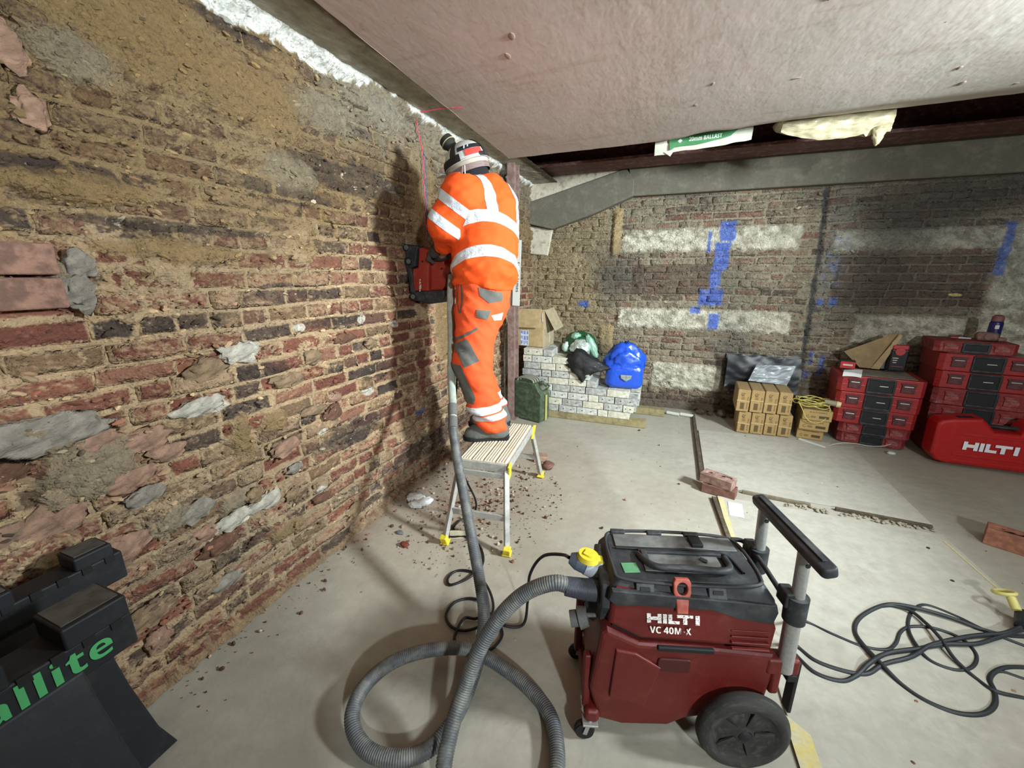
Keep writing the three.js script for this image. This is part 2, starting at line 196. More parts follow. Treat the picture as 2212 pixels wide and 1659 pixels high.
// single stones let into the left wall: along, up, half length, half height, kind
const stonesL = [[1.13, 1.19, 0.085, 0.05, 0], [0.98, 0.49, 0.085, 0.04, 0], [1.12, 0.5, 0.08, 0.035, 0], [0.94, 1.01, 0.1, 0.035, 0], [0.52, 1.06, 0.13, 0.05, 1], [0.74, 0.95, 0.08, 0.04, 2], [0.62, 1.0, 0.06, 0.03, 2], [0.66, 0.84, 0.08, 0.035, 2], [0.7, 0.76, 0.06, 0.03, 1], [0.8, 0.88, 0.06, 0.03, 2], [0.68, 1.93, 0.035, 0.05, 2], [0.66, 2.08, 0.05, 0.06, 2], [0.69, 1.53, 0.035, 0.045, 1], [0.67, 1.45, 0.04, 0.05, 1], [0.83, 0.62, 0.07, 0.04, 1], [1.6, 0.86, 0.045, 0.022, 2], [1.3, 0.58, 0.045, 0.024, 1], [0.58, 0.62, 0.09, 0.05, 2], [0.47, 0.8, 0.09, 0.05, 2], [0.9, 0.25, 0.06, 0.03, 1], [0.42, 0.5, 0.08, 0.05, 1]];
{ const r = rng(73); for (let i = 0; i < 26; i++) { const a = 0.035 + r() * 0.055, u = 0.42 + Math.pow(r(), 1.3) * 1.5, v = 0.06 + r() * 1.12; if (stonesL.some(b => Math.hypot((u - b[0]) / (a + b[2]), (v - b[1]) / (0.03 + b[3])) < 0.85)) continue; stonesL.push([u, v, a, 0.022 + r() * 0.026, [1, 2, 3, 3, 4, 4][(r() * 6) | 0]]); } }
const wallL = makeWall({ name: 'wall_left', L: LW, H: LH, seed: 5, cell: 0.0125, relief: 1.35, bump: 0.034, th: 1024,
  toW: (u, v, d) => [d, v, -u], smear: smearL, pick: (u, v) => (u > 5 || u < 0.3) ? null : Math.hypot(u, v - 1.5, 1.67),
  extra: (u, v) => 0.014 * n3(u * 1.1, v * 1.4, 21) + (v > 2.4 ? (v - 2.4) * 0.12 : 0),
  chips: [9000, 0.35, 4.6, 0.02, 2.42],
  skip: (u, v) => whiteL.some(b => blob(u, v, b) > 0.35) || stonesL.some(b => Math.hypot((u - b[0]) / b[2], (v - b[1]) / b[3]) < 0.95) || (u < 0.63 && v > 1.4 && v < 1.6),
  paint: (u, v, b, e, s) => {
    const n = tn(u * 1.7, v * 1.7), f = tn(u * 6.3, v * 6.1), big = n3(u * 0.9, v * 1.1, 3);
    const up = sstep(-0.1, 0.65, (v - 1.42) * 1.25 + 0.6 * big + 0.35 * n); // ochre bricks above, red below; dimness of the upper left painted in too
    const h = tn(u * 14.3, v * 15.1), D = 0.56 + 0.12 * up + 0.25 * big;
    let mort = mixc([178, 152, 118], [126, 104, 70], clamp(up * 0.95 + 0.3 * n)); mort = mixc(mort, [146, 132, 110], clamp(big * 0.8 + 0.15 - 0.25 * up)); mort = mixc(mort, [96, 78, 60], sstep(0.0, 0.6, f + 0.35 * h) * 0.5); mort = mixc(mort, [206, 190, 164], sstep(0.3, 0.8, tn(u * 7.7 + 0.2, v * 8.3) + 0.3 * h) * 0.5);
    let c = mort;
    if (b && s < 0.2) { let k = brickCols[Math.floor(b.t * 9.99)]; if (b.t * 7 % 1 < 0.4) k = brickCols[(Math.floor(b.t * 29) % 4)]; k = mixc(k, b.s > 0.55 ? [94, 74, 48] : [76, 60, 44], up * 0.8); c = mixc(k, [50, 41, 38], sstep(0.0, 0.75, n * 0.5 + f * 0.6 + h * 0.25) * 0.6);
      c = mixc(c, mort, 0.85 * sstep(-0.35, 0.5, tn(u * 2.9 + 0.4, v * 4.1) + 0.7 * tn(u * 8.2, v * 9.7) + (D - 0.62) * 1.7 + (b.o - 0.5) * 0.7)); c = mixc(c, mort, 1 - sstep(0.001, 0.009, e + 0.004 * f)); }
    for (const q of darkL) { const m = sstep(0.0, 0.4, blob(u, v, q)); if (m > 0 && (b || q[2] > 0.3)) c = mixc(c, tn(u * 2 + 0.2, v * 3) > 0.45 ? [190, 182, 170] : [54, 44, 38], m * (0.45 + 0.4 * sstep(-0.3, 0.4, f + n))); }
    for (const q of ochreL) c = mixc(c, mixc([134, 108, 68], [104, 84, 54], clamp(0.5 + n)), sstep(0.0, 0.5, blob(u, v, q) + 0.25 * f) * 0.7);
    for (const q of greyL) c = mixc(c, [116, 108, 92], sstep(0.0, 0.5, blob(u, v, q) + 0.25 * f) * 0.65);
    for (const q of whiteL) c = mixc(c, [184, 178, 162], sstep(0.1, 0.25, blob(u, v, q)));
    // soot and lime drips under the white skim at the top of the wall
    c = mixc(c, [128, 124, 112], sstep(2.02, 2.4, v + 0.18 * tn(u * 1.6, v * 0.25)) * sstep(1.55, 1.9, u) * 0.6);
    c = mixc(c, [214, 214, 206], sstep(0, 0.02, v - 2.462 + 0.05 * tn(u * 0.5, 0.4) + 0.035 * tn(u * 2.3, v * 1.1) + 0.03 * sstep(2.0, 1.8, u) - 0.03 * sstep(0.35, 0.1, Math.abs(u - 2.2))));
    c = mixc(c, [70, 84, 150], sstep(0, 0.3, blob(u, v, [2.38, 0.53, 0.07, 0.025])) * 0.7);
    c = mixc(c, [100, 44, 34], sstep(0.0, 0.5, blob(u, v, [2.42, 0.85, 0.05, 0.28])) * 0.6);
    c = mixc(c, [84, 92, 108], sstep(0.0, 0.3, blob(u, v, [2.555, 2.02, 0.035, 0.35])) * 0.75);
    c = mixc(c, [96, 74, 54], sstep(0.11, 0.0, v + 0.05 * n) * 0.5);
    const g = 1 + 0.2 * f + 0.14 * n + 0.13 * h; return [c[0] * g, c[1] * g, c[2] * g]; } });
const stoneM = [MT([196, 190, 174], [140, 130, 112], 0.9, 3, 0.9, { bumpMap: BUMP3, bumpScale: 0.012 }), MT([150, 142, 130], [96, 90, 84], 0.8, 3, 0.9, { bumpMap: BUMP3, bumpScale: 0.012 }), MT([168, 134, 112], [120, 96, 82], 0.8, 3, 0.9, { bumpMap: BUMP3, bumpScale: 0.01 }), MT([150, 126, 98], [104, 86, 66], 0.8, 3, 0.92, { bumpMap: BUMP3, bumpScale: 0.012 }), MT([116, 84, 66], [84, 62, 52], 0.8, 3, 0.92, { bumpMap: BUMP3, bumpScale: 0.012 })];
stonesL.forEach(([u, v, a, b, m], i) => part(numbered('stone'), lump(0.016, b, a, i * 3.7, 3, 0.55), stoneM[m], wallL.wall, [0.012 + wallL.dOf(u, v) * 0.5, v, -u]));
// two smooth terracotta blocks at the left edge of the frame
const terra = new THREE.MeshStandardMaterial({ map: mottle([160, 122, 104], [112, 86, 74], 0.85, 4, 256, 0.05, 0.4), roughness: 0.9, bumpMap: BUMP6, bumpScale: 0.005 });
[[0.44, 1.545], [0.44, 1.452]].forEach(([u, v]) => part(numbered('terracotta_block'), boxUV(displace(new RoundedBoxGeometry(0.05, 0.085, 0.4, 6, 0.008), (x, y, z) => [x + 0.006 * n3(y * 18, z * 14, u + v), y + 0.004 * n3(x * 20, z * 12, 3), z])), terra, wallL.wall, [0.015, v, -u]));
[[0.5, 2.0, 0.16, 0.09], [0.5, 1.86, 0.15, 0.09]].forEach(([u, v, l, h]) => part(numbered('terracotta_block'), boxUV(rbox(0.04, h, l, 0.02)), terra, wallL.wall, [0.012, v, -u]));

// rear wall: plane z = -4.9, u = x
const RZ = -4.9, RL = 7.2, RH = 2.62, RS = 0.98;
const rx = x => 1.67 + (x - 1.67) * RS, ry = y => 1.5 + (y - 1.5) * RS; // measured on z = -5, moved to the wall face
const Rr = (x0, y0, x1, y1) => [rx(x0), ry(y0), rx(x1), ry(y1)];
const whiteR = [Rr(1.06, 1.745, 2.8, 2.0), Rr(3.05, 1.72, 4.6, 1.93), Rr(1.06, 0.9, 2.84, 1.14), Rr(3.36, 0.84, 4.6, 1.13), Rr(1.5, 0.2, 2.28, 0.52), Rr(4.28, 0.6, 5.2, 1.95)];
const ochreR = [Rr(0.95, 1.72, 1.06, 2.24), Rr(0.86, 0.55, 1.04, 0.93)];
const blueR = [Rr(2.06, 1.84, 2.21, 2.05), Rr(2.03, 1.55, 2.18, 1.84), Rr(2.02, 1.36, 2.13, 1.56), Rr(1.93, 1.18, 2.17, 1.36), Rr(2.05, 0.92, 2.16, 1.1), Rr(1.95, 1.74, 1.99, 1.95), Rr(1.86, 1.09, 1.96, 1.17), Rr(0.59, 1.13, 0.72, 1.2), Rr(3.02, 1.21, 3.09, 1.28), Rr(3.12, 1.2, 3.2, 1.29), Rr(3.05, 0.6, 3.09, 0.74), Rr(3.14, 0.48, 3.2, 0.7), Rr(3.03, 0.45, 3.08, 0.52), Rr(4.27, 1.5, 4.34, 1.95)];
const crackU = v => rx(2.95 + (2.3 - v) * 0.035 + 0.01 * n3(v * 4, 1));
const smearR = (u, v) => { let s = -0.1 + 0.9 * fbm(u * 2.2, v * 3.8, 31, 3) + 0.32 * tn(u * 0.9, v * 1.2) + 0.22 * tn(u * 2.7, v * 3.9) + 0.12 * sstep(1.1, 0.6, u); for (const r of whiteR) s = Math.max(s, clamp(rectm(u, v, r) * 25, -1, 0.75)); for (const r of ochreR) s = Math.max(s, clamp(rectm(u, v, r) * 25, -1, 0.6)); if (v < 0.12) s = Math.max(s, 0.5 - v * 5); return s; };
const brickR = [[122, 88, 72], [108, 78, 66], [134, 110, 90], [98, 84, 72], [118, 104, 86], [86, 72, 62], [140, 122, 100]];
const wallR = makeWall({ name: 'wall_rear', L: RL, H: RH, seed: 23, cell: 0.02, relief: 1.0, bump: 0.04, stretcher: 0.7, th: 768,
  toW: (u, v, d) => [u, v, RZ + d], smear: smearR, pick: (u, v) => u > 5.2 || v > 2.36 || (u < 1.1 && v > 2.02 + (u + 0.2) * 0.24) ? null : Math.hypot(u - 1.67, v - 1.5, 4.9),
  extra: (u, v) => 0.012 * n3(u * 1.0, v * 1.3, 51) - 0.03 * Math.exp(-Math.pow((u - crackU(v)) / 0.018, 2)),
  chips: [7000, 0.1, 5.0, 0.05, 2.3],
  skip: (u, v) => Math.abs(u - crackU(v)) < 0.06,
  paint: (u, v, b, e, s) => {
    const n = tn(u * 1.3, v * 1.3), f = tn(u * 5.3, v * 5.1), big = n3(u * 0.7, v * 0.9, 63);
    const left = sstep(1.1, 0.75, u + 0.1 * n); const h = tn(u * 11.3, v * 12.1); let mort = mixc([164, 152, 128], [140, 134, 114], clamp(0.5 + big)); mort = mixc(mort, [92, 84, 72], sstep(0.0, 0.6, f + 0.35 * h) * 0.55); mort = mixc(mort, [196, 190, 168], sstep(0.3, 0.8, tn(u * 6.1, v * 7.3) + 0.3 * h) * 0.5);
    mort = mixc(mort, [152, 134, 98], left * 0.6);
    let c = mort;
    if (b && s < 0.25) { let k = brickR[Math.floor(b.t * 6.99)]; k = mixc(k, [142, 126, 96], left * 0.75); c = mixc(k, [52, 44, 40], sstep(0.0, 0.75, n * 0.5 + f * 0.5 + h * 0.25) * 0.6); c = mixc(c, mort, 0.85 * sstep(-0.35, 0.5, tn(u * 2.3 + 0.4, v * 3.1) + 0.7 * tn(u * 7.3, v * 8.9) + 0.18 + 0.1 * left + (b.o - 0.5) * 0.7)); c = mixc(c, mort, 1 - sstep(0.001, 0.007, e + 0.003 * f)); }
    c = mixc(c, [74, 52, 44], sstep(0, 0.05, rectm(u, v, Rr(3.1, 1.2, 4.28, 1.72))) * (b ? 0.6 : 0.25));
    if (rectm(u, v, Rr(1.2, 1.28, 2.05, 1.62)) > 0) { c = mixc(c, [70, 50, 42], 0.45); c = mixc(c, [226, 220, 204], sstep(0.45, 0.75, tn(u * 2.1, v * 3.3))); }
    for (const r of whiteR) { const m = sstep(-0.012, 0.03, rectm(u, v, r) + 0.012 * f + 0.008 * h); if (m > 0) c = mixc(c, mixc([212, 208, 188], [138, 132, 114], sstep(-0.35, 0.6, tn(u * 1.1 + v * 0.8, v * 1.2 - u * 0.3) + 0.5 * f + 0.3 * h)), m * (u > 3 && v > 1.6 ? 0.8 : 0.95)); }
    for (const r of ochreR) c = mixc(c, [172, 150, 106], sstep(-0.01, 0.02, rectm(u, v, r)) * 0.85);
    if (u > rx(3.0)) c = mixc(c, [104, 112, 116], 0.22 * sstep(0.9, 1.6, v)); // sooty limewash over the right half
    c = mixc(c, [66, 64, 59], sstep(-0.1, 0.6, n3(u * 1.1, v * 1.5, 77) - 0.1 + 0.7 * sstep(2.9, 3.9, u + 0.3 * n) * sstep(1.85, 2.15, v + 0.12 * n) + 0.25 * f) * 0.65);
    const cd = Math.abs(u - crackU(v)); if (v < 2.3 && v > 0.55) c = mixc(c, [66, 66, 65], sstep(0.034, 0.006, cd + 0.016 * n + 0.012 * f) * 0.85);
    const dab = sstep(0.12, 0.03, Math.abs(u - rx(3.1))) * sstep(-0.1, 0.4, tn(u * 1.9, v * 1.9)) * (v > 1.4 && v < 1.85 ? 0.7 : v < 0.75 ? 0.25 : 0.1); c = mixc(c, [112, 124, 168], dab);
    for (const r of blueR) { const m = sstep(-0.01, 0.016, rectm(u, v, r) + 0.006 * f) * sstep(-0.75, -0.1, n + f * 0.6 + h * 0.3); c = mixc(c, mixc([62, 92, 190], [108, 122, 172], clamp(0.35 + n * 1.3 + f * 0.5)), m * (u > 2.9 ? 0.75 : 0.92)); }
    c = mixc(c, [206, 190, 120], sstep(0.1, 0.3, blob(u, v, [rx(4.07), ry(1.33), 0.06, 0.018])));
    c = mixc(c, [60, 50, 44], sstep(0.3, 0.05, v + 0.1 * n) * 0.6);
    const g = 1 + 0.2 * f + 0.14 * n + 0.14 * h; return [c[0] * g, c[1] * g, c[2] * g]; } });
// ---------- floor, ceiling, beams and the unseen walls ----------
const floorTex = dataTex(2048, 2048, (x, y) => { // 8 x 8 m, u along x, v along -z (z from +2.6 to -5.4)
  const X = x * 8, Z = 2.6 - y * 8, n = tn(X * 0.35, Z * 0.35), f = tn(X * 2.1, Z * 2.1), g = tn(X * 0.12, Z * 0.14);
  let c = mixc([176, 172, 157], [152, 147, 133], clamp(0.4 + 0.8 * g + 0.4 * n));
  c = mixc(c, [188, 185, 173], sstep(0.2, 0.9, tn(X * 0.22 + 0.4, Z * 0.3)) * 0.5);
  // brick dust: along the foot of the left wall and under the step platform
  c = mixc(c, [132, 96, 74], sstep(0.26, 0.03, X + 0.14 * n + (Z > -1.5 ? 0.16 : 0)) * 0.75);
  const dd = Math.hypot((X - 0.62) / 0.42, (Z + 2.2) / 0.5); c = mixc(c, [120, 82, 64], sstep(1.0, 0.2, dd + 0.4 * n) * sstep(0.0, 0.5, f * 0.7 + n * 0.5 + 0.2) * 0.75);
  c = mixc(c, [168, 140, 118], sstep(1.6, 0.3, Math.hypot((X - 0.5) / 0.7, (Z + 2.4) / 1.0) + 0.4 * n) * 0.35);
  c = mixc(c, [128, 120, 106], sstep(0.62, 0.85, f * 0.6 + n * 0.5) * 0.5);
  const k = 1 + 0.05 * f + 0.04 * n; return [c[0] * k, c[1] * k, c[2] * k]; });
floorTex.wrapS = floorTex.wrapT = THREE.ClampToEdgeWrapping; floorTex.repeat.set(1 / 8, 1 / 8);
const floorM = new THREE.MeshStandardMaterial({ map: floorTex, roughness: 0.92, bumpMap: bumpRep(0.8), bumpScale: 0.004 });
struct('floor', gridGeo(160, 160, (a, b) => { const x = a * 8 - 0.1, z = 2.6 - b * 8; return [x, -0.002 + 0.0025 * n3(x * 2, z * 2, 90), z]; }, (a, b) => [a * 8, b * 8]), floorM);
struct('floor_base', new THREE.BoxGeometry(8.2, 0.1, 8), M(0x77736a, 0.95), [3.9, -0.06, -1.4]);
const ceilTex = dataTex(1024, 1024, (x, y) => { const X = x * 8, Z = 2.6 - y * 8, n = tn(X * 0.4, Z * 0.4), f = tn(X * 2.4, Z * 2.4), w = tn(X * 0.16, Z * 0.9);
  let c = mixc([214, 196, 190], [206, 201, 190], clamp(0.45 + 0.35 * (X - 1.6) + n * 0.5)); c = mixc(c, [164, 146, 130], sstep(0.1, 0.8, w + 0.3 * f) * 0.4); c = mixc(c, [150, 128, 112], sstep(0.25, 0.6, f * 0.8 + n * 0.3) * 0.3);
  const k = 1 + 0.04 * f; return [c[0] * k, c[1] * k, c[2] * k]; });
ceilTex.wrapS = ceilTex.wrapT = THREE.ClampToEdgeWrapping; ceilTex.repeat.set(1 / 8, 1 / 8);
const ceilM = new THREE.MeshStandardMaterial({ map: ceilTex, roughness: 0.95, bumpMap: bumpRep(0.7, 0.35), bumpScale: 0.0025 });
// ceiling slab: x from the soffit strip to the far wall, ragged rear edge that thins and lifts towards the beam
const ceilEdge = x => -3.67 + 0.012 * n3(x * 3, 2) + 0.012 * n3(x * 11, 5) + 0.05 * sstep(1.6, 1.75, x) * sstep(1.95, 1.8, x) - 0.02 * sstep(2.3, 2.9, x);
const lipX = z => Math.min(0.37 + 0.045 * z, 0.34);
const ceilY = (x, z) => 2.5 + 0.004 * n3(x * 1.5, z * 1.5, 4) + sstep(0.01 + 0.30 * sstep(1.3, 3.0, x), 0, z - ceilEdge(x)) * 0.05 * sstep(1.2, 2.6, x);
{ const und = gridGeo(140, 160, (a, b) => { const z0 = lerp(2.6, -3.67, b), x = lerp(lipX(z0) + 0.008 * n3(b * 30, 3), 7.4, a), z = lerp(2.6, ceilEdge(x), b); return [x, ceilY(x, z), z]; }, (a, b) => [a * 7.1 + 0.3, b * 6.3]); const id = und.index.array; for (let i = 0; i < id.length; i += 3) { const t = id[i]; id[i] = id[i + 1]; id[i + 1] = t; } und.computeVertexNormals();
  const rim = gridGeo(140, 1, (a, b) => { const x = lerp(0.205, 7.4, a), z = ceilEdge(x); return [x, lerp(ceilY(x, z), 2.72, b), z]; }, (a, b) => [a * 7.1 + 0.3, 6.3]);
  const rimL = gridGeo(120, 1, (a, b) => { const z = lerp(2.6, ceilEdge(0.3), a); return [lipX(z) + 0.008 * n3(a * 30, 3), lerp(2.5, 2.6, b), z]; }, (a, b) => [0.3, a * 6.3]);
  const m = struct('ceiling', und, ceilM); part('ceiling_edge', rim, ceilM, m); part('ceiling_edge', rimL, ceilM, m);
  // small spalls and lumps in the ceiling skim
  const lm = M(0xa08c7c, 0.95), r = rng(77); for (let i = 0; i < 34; i++) { const x = 0.6 + r() * 4.2, z = -0.9 - r() * 2.6, s = 0.006 + r() * 0.014; const q = part(numbered('plaster_lump'), lump(s * (1 + r()), s * 0.22, s * 0.8, i * 2.2, 1), lm, m, [x, 2.5, z]); q.rotation.y = r() * 3; } }
struct('ceiling_base', new THREE.BoxGeometry(8.2, 0.12, 8.2), M(0x4a443e, 0.95), [3.7, 2.86, -1.4]);
// soffit strip between the left wall and the ceiling board, raw concrete with white skim remnants
const sofTex = dataTex(1024, 128, (x, y) => { const X = x * 6.4, Y = y * 0.36, n = tn(X * 0.9, Y * 1.6), f = tn(X * 3, Y * 5); let c = mixc([186, 182, 166], [140, 134, 120], clamp(0.45 + 0.9 * n)); c = mixc(c, [204, 204, 194], sstep(0.25, 0.7, tn(X * 0.5, Y * 2.2 + 0.3)) * 0.6); c = mixc(c, [212, 212, 204], sstep(0, 0.015, 0.055 - Y + 0.05 * tn(X * 0.55, 0.7) + 0.025 * f)); c = mixc(c, [78, 66, 54], sstep(0.26, 0.3, Y + 0.02 * n) * 0.75); const k = 1 + 0.1 * f; return [c[0] * k, c[1] * k, c[2] * k]; });  // dark band along the lip is shadow painted into the colour
sofTex.repeat.set(1 / 6.4, 1 / 0.36);
{ const g = gridGeo(320, 14, (a, b) => { const z = 2.0 - a * 6.4 - 0.5, x = -0.02 + b * 0.36; return [x, 2.515 + 0.005 * n3(z * 5, x * 9, 2) + 0.006 * n3(z * 15, x * 20, 7), z]; }, (a, b) => [a * 6.4, b * 0.36]);
  struct('trim_1', g, new THREE.MeshStandardMaterial({ map: sofTex, roughness: 0.95, bumpMap: bumpRep(2), bumpScale: 0.01 })); }
// unseen walls behind and to the right of the camera
const dullW = MT([150, 140, 124], [120, 108, 92], 0.8, 2, 0.95);
struct('wall_right', boxUV(new THREE.BoxGeometry(0.2, 3, 8.2), 0.5), dullW, [7.3, 1.4, -1.4]);
struct('wall_front', boxUV(new THREE.BoxGeometry(7.8, 3, 0.2), 0.5), dullW, [3.6, 1.4, 2.7]);
struct('wall_left_rear', boxUV(new THREE.BoxGeometry(0.2, 3, 8.2), 0.5), dullW, [-0.2, 1.4, -1.4]);
struct('wall_left_front', boxUV(new THREE.BoxGeometry(0.1, 3, 2.7), 0.5), dullW, [-0.05, 1.4, 1.35]);
struct('wall_rear_base', boxUV(new THREE.BoxGeometry(7.8, 3, 0.2), 0.5), dullW, [3.6, 1.4, -5.15]);
// steel beam: web and bottom flange in red oxide, spanning along the rear wall
const oxide = new THREE.MeshStandardMaterial({ map: mottle([92, 54, 50], [140, 122, 110], 0.75, 3, 256, 0.25, 0.4), roughness: 0.7, bumpMap: BUMP3, bumpScale: 0.002 });
{ const t = thing('steel_beam', 'red oxide steel beam running under the ceiling edge along the rear wall', 'beam', [3.6, 2.56, -4.5]);
  part('bottom_flange', boxUV(rbox(7.2, 0.028, 0.36, 0.004)), oxide, t, [0, 0.014, 0]); part('web', boxUV(rbox(7.2, 0.24, 0.014, 0.002)), oxide, t, [0, 0.148, -0.02]); part('top_flange', boxUV(rbox(7.2, 0.02, 0.3, 0.003)), oxide, t, [0, 0.232, 0]); }
// concrete lintel under the beam, with a raking haunch at the left
const concM = new THREE.MeshStandardMaterial({ map: mottle([104, 101, 88], [132, 128, 112], 0.7, 2, 512, 0.3, 0.5), roughness: 0.93, bumpMap: BUMP1, bumpScale: 0.004 });
const concL = new THREE.MeshStandardMaterial({ map: mottle([204, 198, 178], [140, 132, 114], 0.8, 3, 256, 0.3, 0.4), roughness: 0.93, bumpMap: BUMP3, bumpScale: 0.006 });
{ const z = -4.8, s = 4.8 / 5, px = x => 1.67 + (x - 1.67) * s, py = y => 1.5 + (y - 1.5) * s; const P = l => poly(l.map(p => [px(p[0]), py(p[1])]));
  struct('trim_2', boxUV(extrude(P([[1.08, 2.66], [7.4, 2.66], [7.4, 2.33], [4.3, 2.335], [1.14, 2.35]]), 0.2, 0.006, 1)), concM, [0, 0, z - 0.2]);
  struct('trim_3', boxUV(extrude(P([[1.06, 2.635], [1.15, 2.5], [1.15, 2.35], [0.7, 2.18], [0.23, 2.04], [-0.1, 2.12], [-0.3, 2.16], [-0.3, 2.3], [0.2, 2.42]]), 0.2, 0.008, 1)), concM, [0, 0, z - 0.19]);
  struct('trim_4', boxUV(extrude(P([[-0.3, 2.66], [1.1, 2.66], [1.05, 2.62], [0.2, 2.4], [-0.3, 2.24]]), 0.2, 0.004, 1)), concL, [0, 0, z - 0.215]);
  struct('trim_5', boxUV(extrude(P([[-0.2, 2.12], [0.22, 2.05], [0.16, 1.74], [-0.2, 1.78]]), 0.1, 0.01, 1)), concL, [0, 0, RZ - 0.07]);
  part('render_ridge', boxUV(bar([px(-0.1), py(2.33), z + 0.0], [px(0.95), py(2.6), z + 0.0], 0.014, 0.02, 0.006)), concL, scene.getObjectByName('trim_3')); }
// rubble along the foot of the rear wall
{ const r = rng(41), m = [MT([120, 108, 92], [80, 66, 56], 0.8, 2, 0.95), MT([104, 74, 60], [140, 124, 104], 0.6, 2, 0.95)]; let x = 2.02; const L = ['grey', 'reddish'], w = ['first', 'second', 'third', 'fourth', 'fifth', 'sixth']; for (let i = 0; i < 6; i++) { const s = [0.05, 0.035, 0.06, 0.03, 0.045, 0.035][i]; x += s * 1.15; solo('rubble_lump', lump(s, s * 0.7, s * 0.8, i * 3.1, 2), m[i % 2], `${L[i % 2]} lump of rubble at the foot of the rear wall, ${w[i]} from the left`, 'rubble', [x, s * 0.55, -4.76], [0, i, 0], 'rubble along the rear wall foot'); x += s * 1.15; } }
// ---------- construction vacuum ----------
const redV = new THREE.MeshStandardMaterial({ map: mottle([96, 22, 17], [118, 60, 50], 0.5, 3, 256, 0.35, 0.45), roughness: 0.5, bumpMap: BUMP3, bumpScale: 0.0006 });
const blkV = new THREE.MeshStandardMaterial({ map: mottle([38, 40, 43], [122, 121, 116], 0.5, 3, 256, 0.25, 0.7), roughness: 0.6, bumpMap: BUMP3, bumpScale: 0.0006 });
const gryV = MT([86, 88, 88], [150, 148, 140], 0.6, 3, 0.65), aluV = MT([176, 176, 172], [140, 136, 128], 0.6, 3, 0.42, { metalness: 0.55 });
const dkV = M(0x141416, 0.7), yelM = MT([226, 206, 60], [180, 160, 80], 0.5, 3, 0.5), whtM = M(0xcfcabc, 0.6);
const plugBlue = MT([84, 98, 122], [130, 134, 140], 0.5, 3, 0.5);
const vacAt = [1.55, 0, -1.03], vacRy = rad(17.3);
{ const t = thing('construction_vacuum', 'dusty red and black construction vacuum on wheels with a raised aluminium handle', 'vacuum', vacAt, vacRy);
  const W = [0.455, 0.138];
  // lower container with a wheel arch
  const s = new THREE.Shape(); s.moveTo(0.02, 0.075); s.lineTo(0.1, 0.055); s.lineTo(0.25, 0.065); s.lineTo(0.3, 0.1); s.lineTo(0.4, 0.13); s.lineTo(0.53, 0.16); s.lineTo(0.545, 0.3); s.lineTo(0.535, 0.388); s.lineTo(0.36, 0.398); s.lineTo(0.13, 0.402); s.lineTo(0.03, 0.448); s.lineTo(0.012, 0.43); s.lineTo(-0.012, 0.2); s.closePath();
  let g = extrude(s, 0.27, 0.016, 3, 24); displace(g, (x, y, z) => { const k = 1 + (y - 0.25) * 0.1; return [x, y, (z - 0.135) * k + 0.135]; });
  part('dust_container', boxUV(moved(g, [0, 0, -0.287])), redV, t);
  // raised panels and recesses on the container front
  part('side_panel', boxUV(extrude(poly([[0.05, 0.19], [0.16, 0.16], [0.2, 0.32], [0.12, 0.37], [0.06, 0.38]]), 0.006, 0.004, 2)), redV, t, [0, 0, 0.0]);
  part('side_panel', boxUV(extrude(rrect(0.1, 0.05, 0.012, 0.24, 0.33), 0.004, 0.003, 2)), M(0x43100c, 0.6), t, [0, 0, 0.0]);
  part('seam_gasket', boxUV(extrude(poly([[0.045, 0.43], [0.13, 0.395], [0.52, 0.385], [0.52, 0.41], [0.14, 0.42], [0.05, 0.46]]), 0.262, 0, 1).translate(0, 0, -0.283)), dkV, t);
  part('vent_slot', boxUV(rbox(0.17, 0.016, 0.012, 0.004)), dkV, t, [0.27, 0.392, 0.002]);
  // motor head, tapering upwards
  g = extrude(poly([[0.034, 0.458], [0.132, 0.413], [0.36, 0.408], [0.525, 0.402], [0.535, 0.47], [0.505, 0.552], [0.055, 0.575], [0.04, 0.52]]), 0.27, 0.014, 3); displace(g, (x, y, z) => { const k = 1 - (y - 0.4) * 0.9; return [x, y, (z - 0.135) * k + 0.135]; });
  part('motor_head', boxUV(moved(g, [0, 0, -0.287])), redV, t);
  for (let i = 0; i < 7; i++) part('air_fin', boxUV(rbox(0.11, 0.006, 0.012, 0.002)), redV, t, [0.455, 0.412 + i * 0.0165, 0.004 - i * 0.0062]);
  for (let i = 0; i < 7; i++) part('air_fin', boxUV(rbox(0.012, 0.006, 0.2, 0.002)), redV, t, [0.545 - Math.abs(i - 2) * 0.003, 0.412 + i * 0.0165, -0.15]);
  // black lid with tool tray
  part('lid', loftRR([{ y: 0.535, x0: 0.03, x1: 0.53, z0: -0.298, z1: -0.016, r: 0.02 }, { y: 0.558, x0: 0.034, x1: 0.526, z0: -0.296, z1: -0.022, r: 0.02 }, { y: 0.582, x0: 0.05, x1: 0.51, z0: -0.286, z1: -0.05, r: 0.02 }, { y: 0.59, x0: 0.058, x1: 0.502, z0: -0.282, z1: -0.058, r: 0.016 }]), blkV, t);
  part('lid_skirt', boxUV(extrude(poly([[0.03, 0.545], [0.05, 0.525], [0.12, 0.528], [0.34, 0.526], [0.42, 0.5], [0.52, 0.487], [0.53, 0.53], [0.522, 0.556], [0.04, 0.578]]), 0.012, 0.003, 2)), blkV, t, [0, 0, -0.029]);
  part('rear_tray', boxUV(rbox(0.41, 0.006, 0.07, 0.004)), gryV, t, [0.285, 0.592, -0.245]);
  part('strap_buckle', boxUV(rbox(0.04, 0.016, 0.05, 0.004)), dkV, t, [0.36, 0.6, -0.24]);
  part('panel_edge', tube([[0.08, 0.594, -0.2], [0.2, 0.595, -0.196], [0.3, 0.595, -0.2], [0.4, 0.594, -0.197], [0.44, 0.594, -0.18], [0.46, 0.594, -0.1]], 0.005, 60, 6), dkV, t);
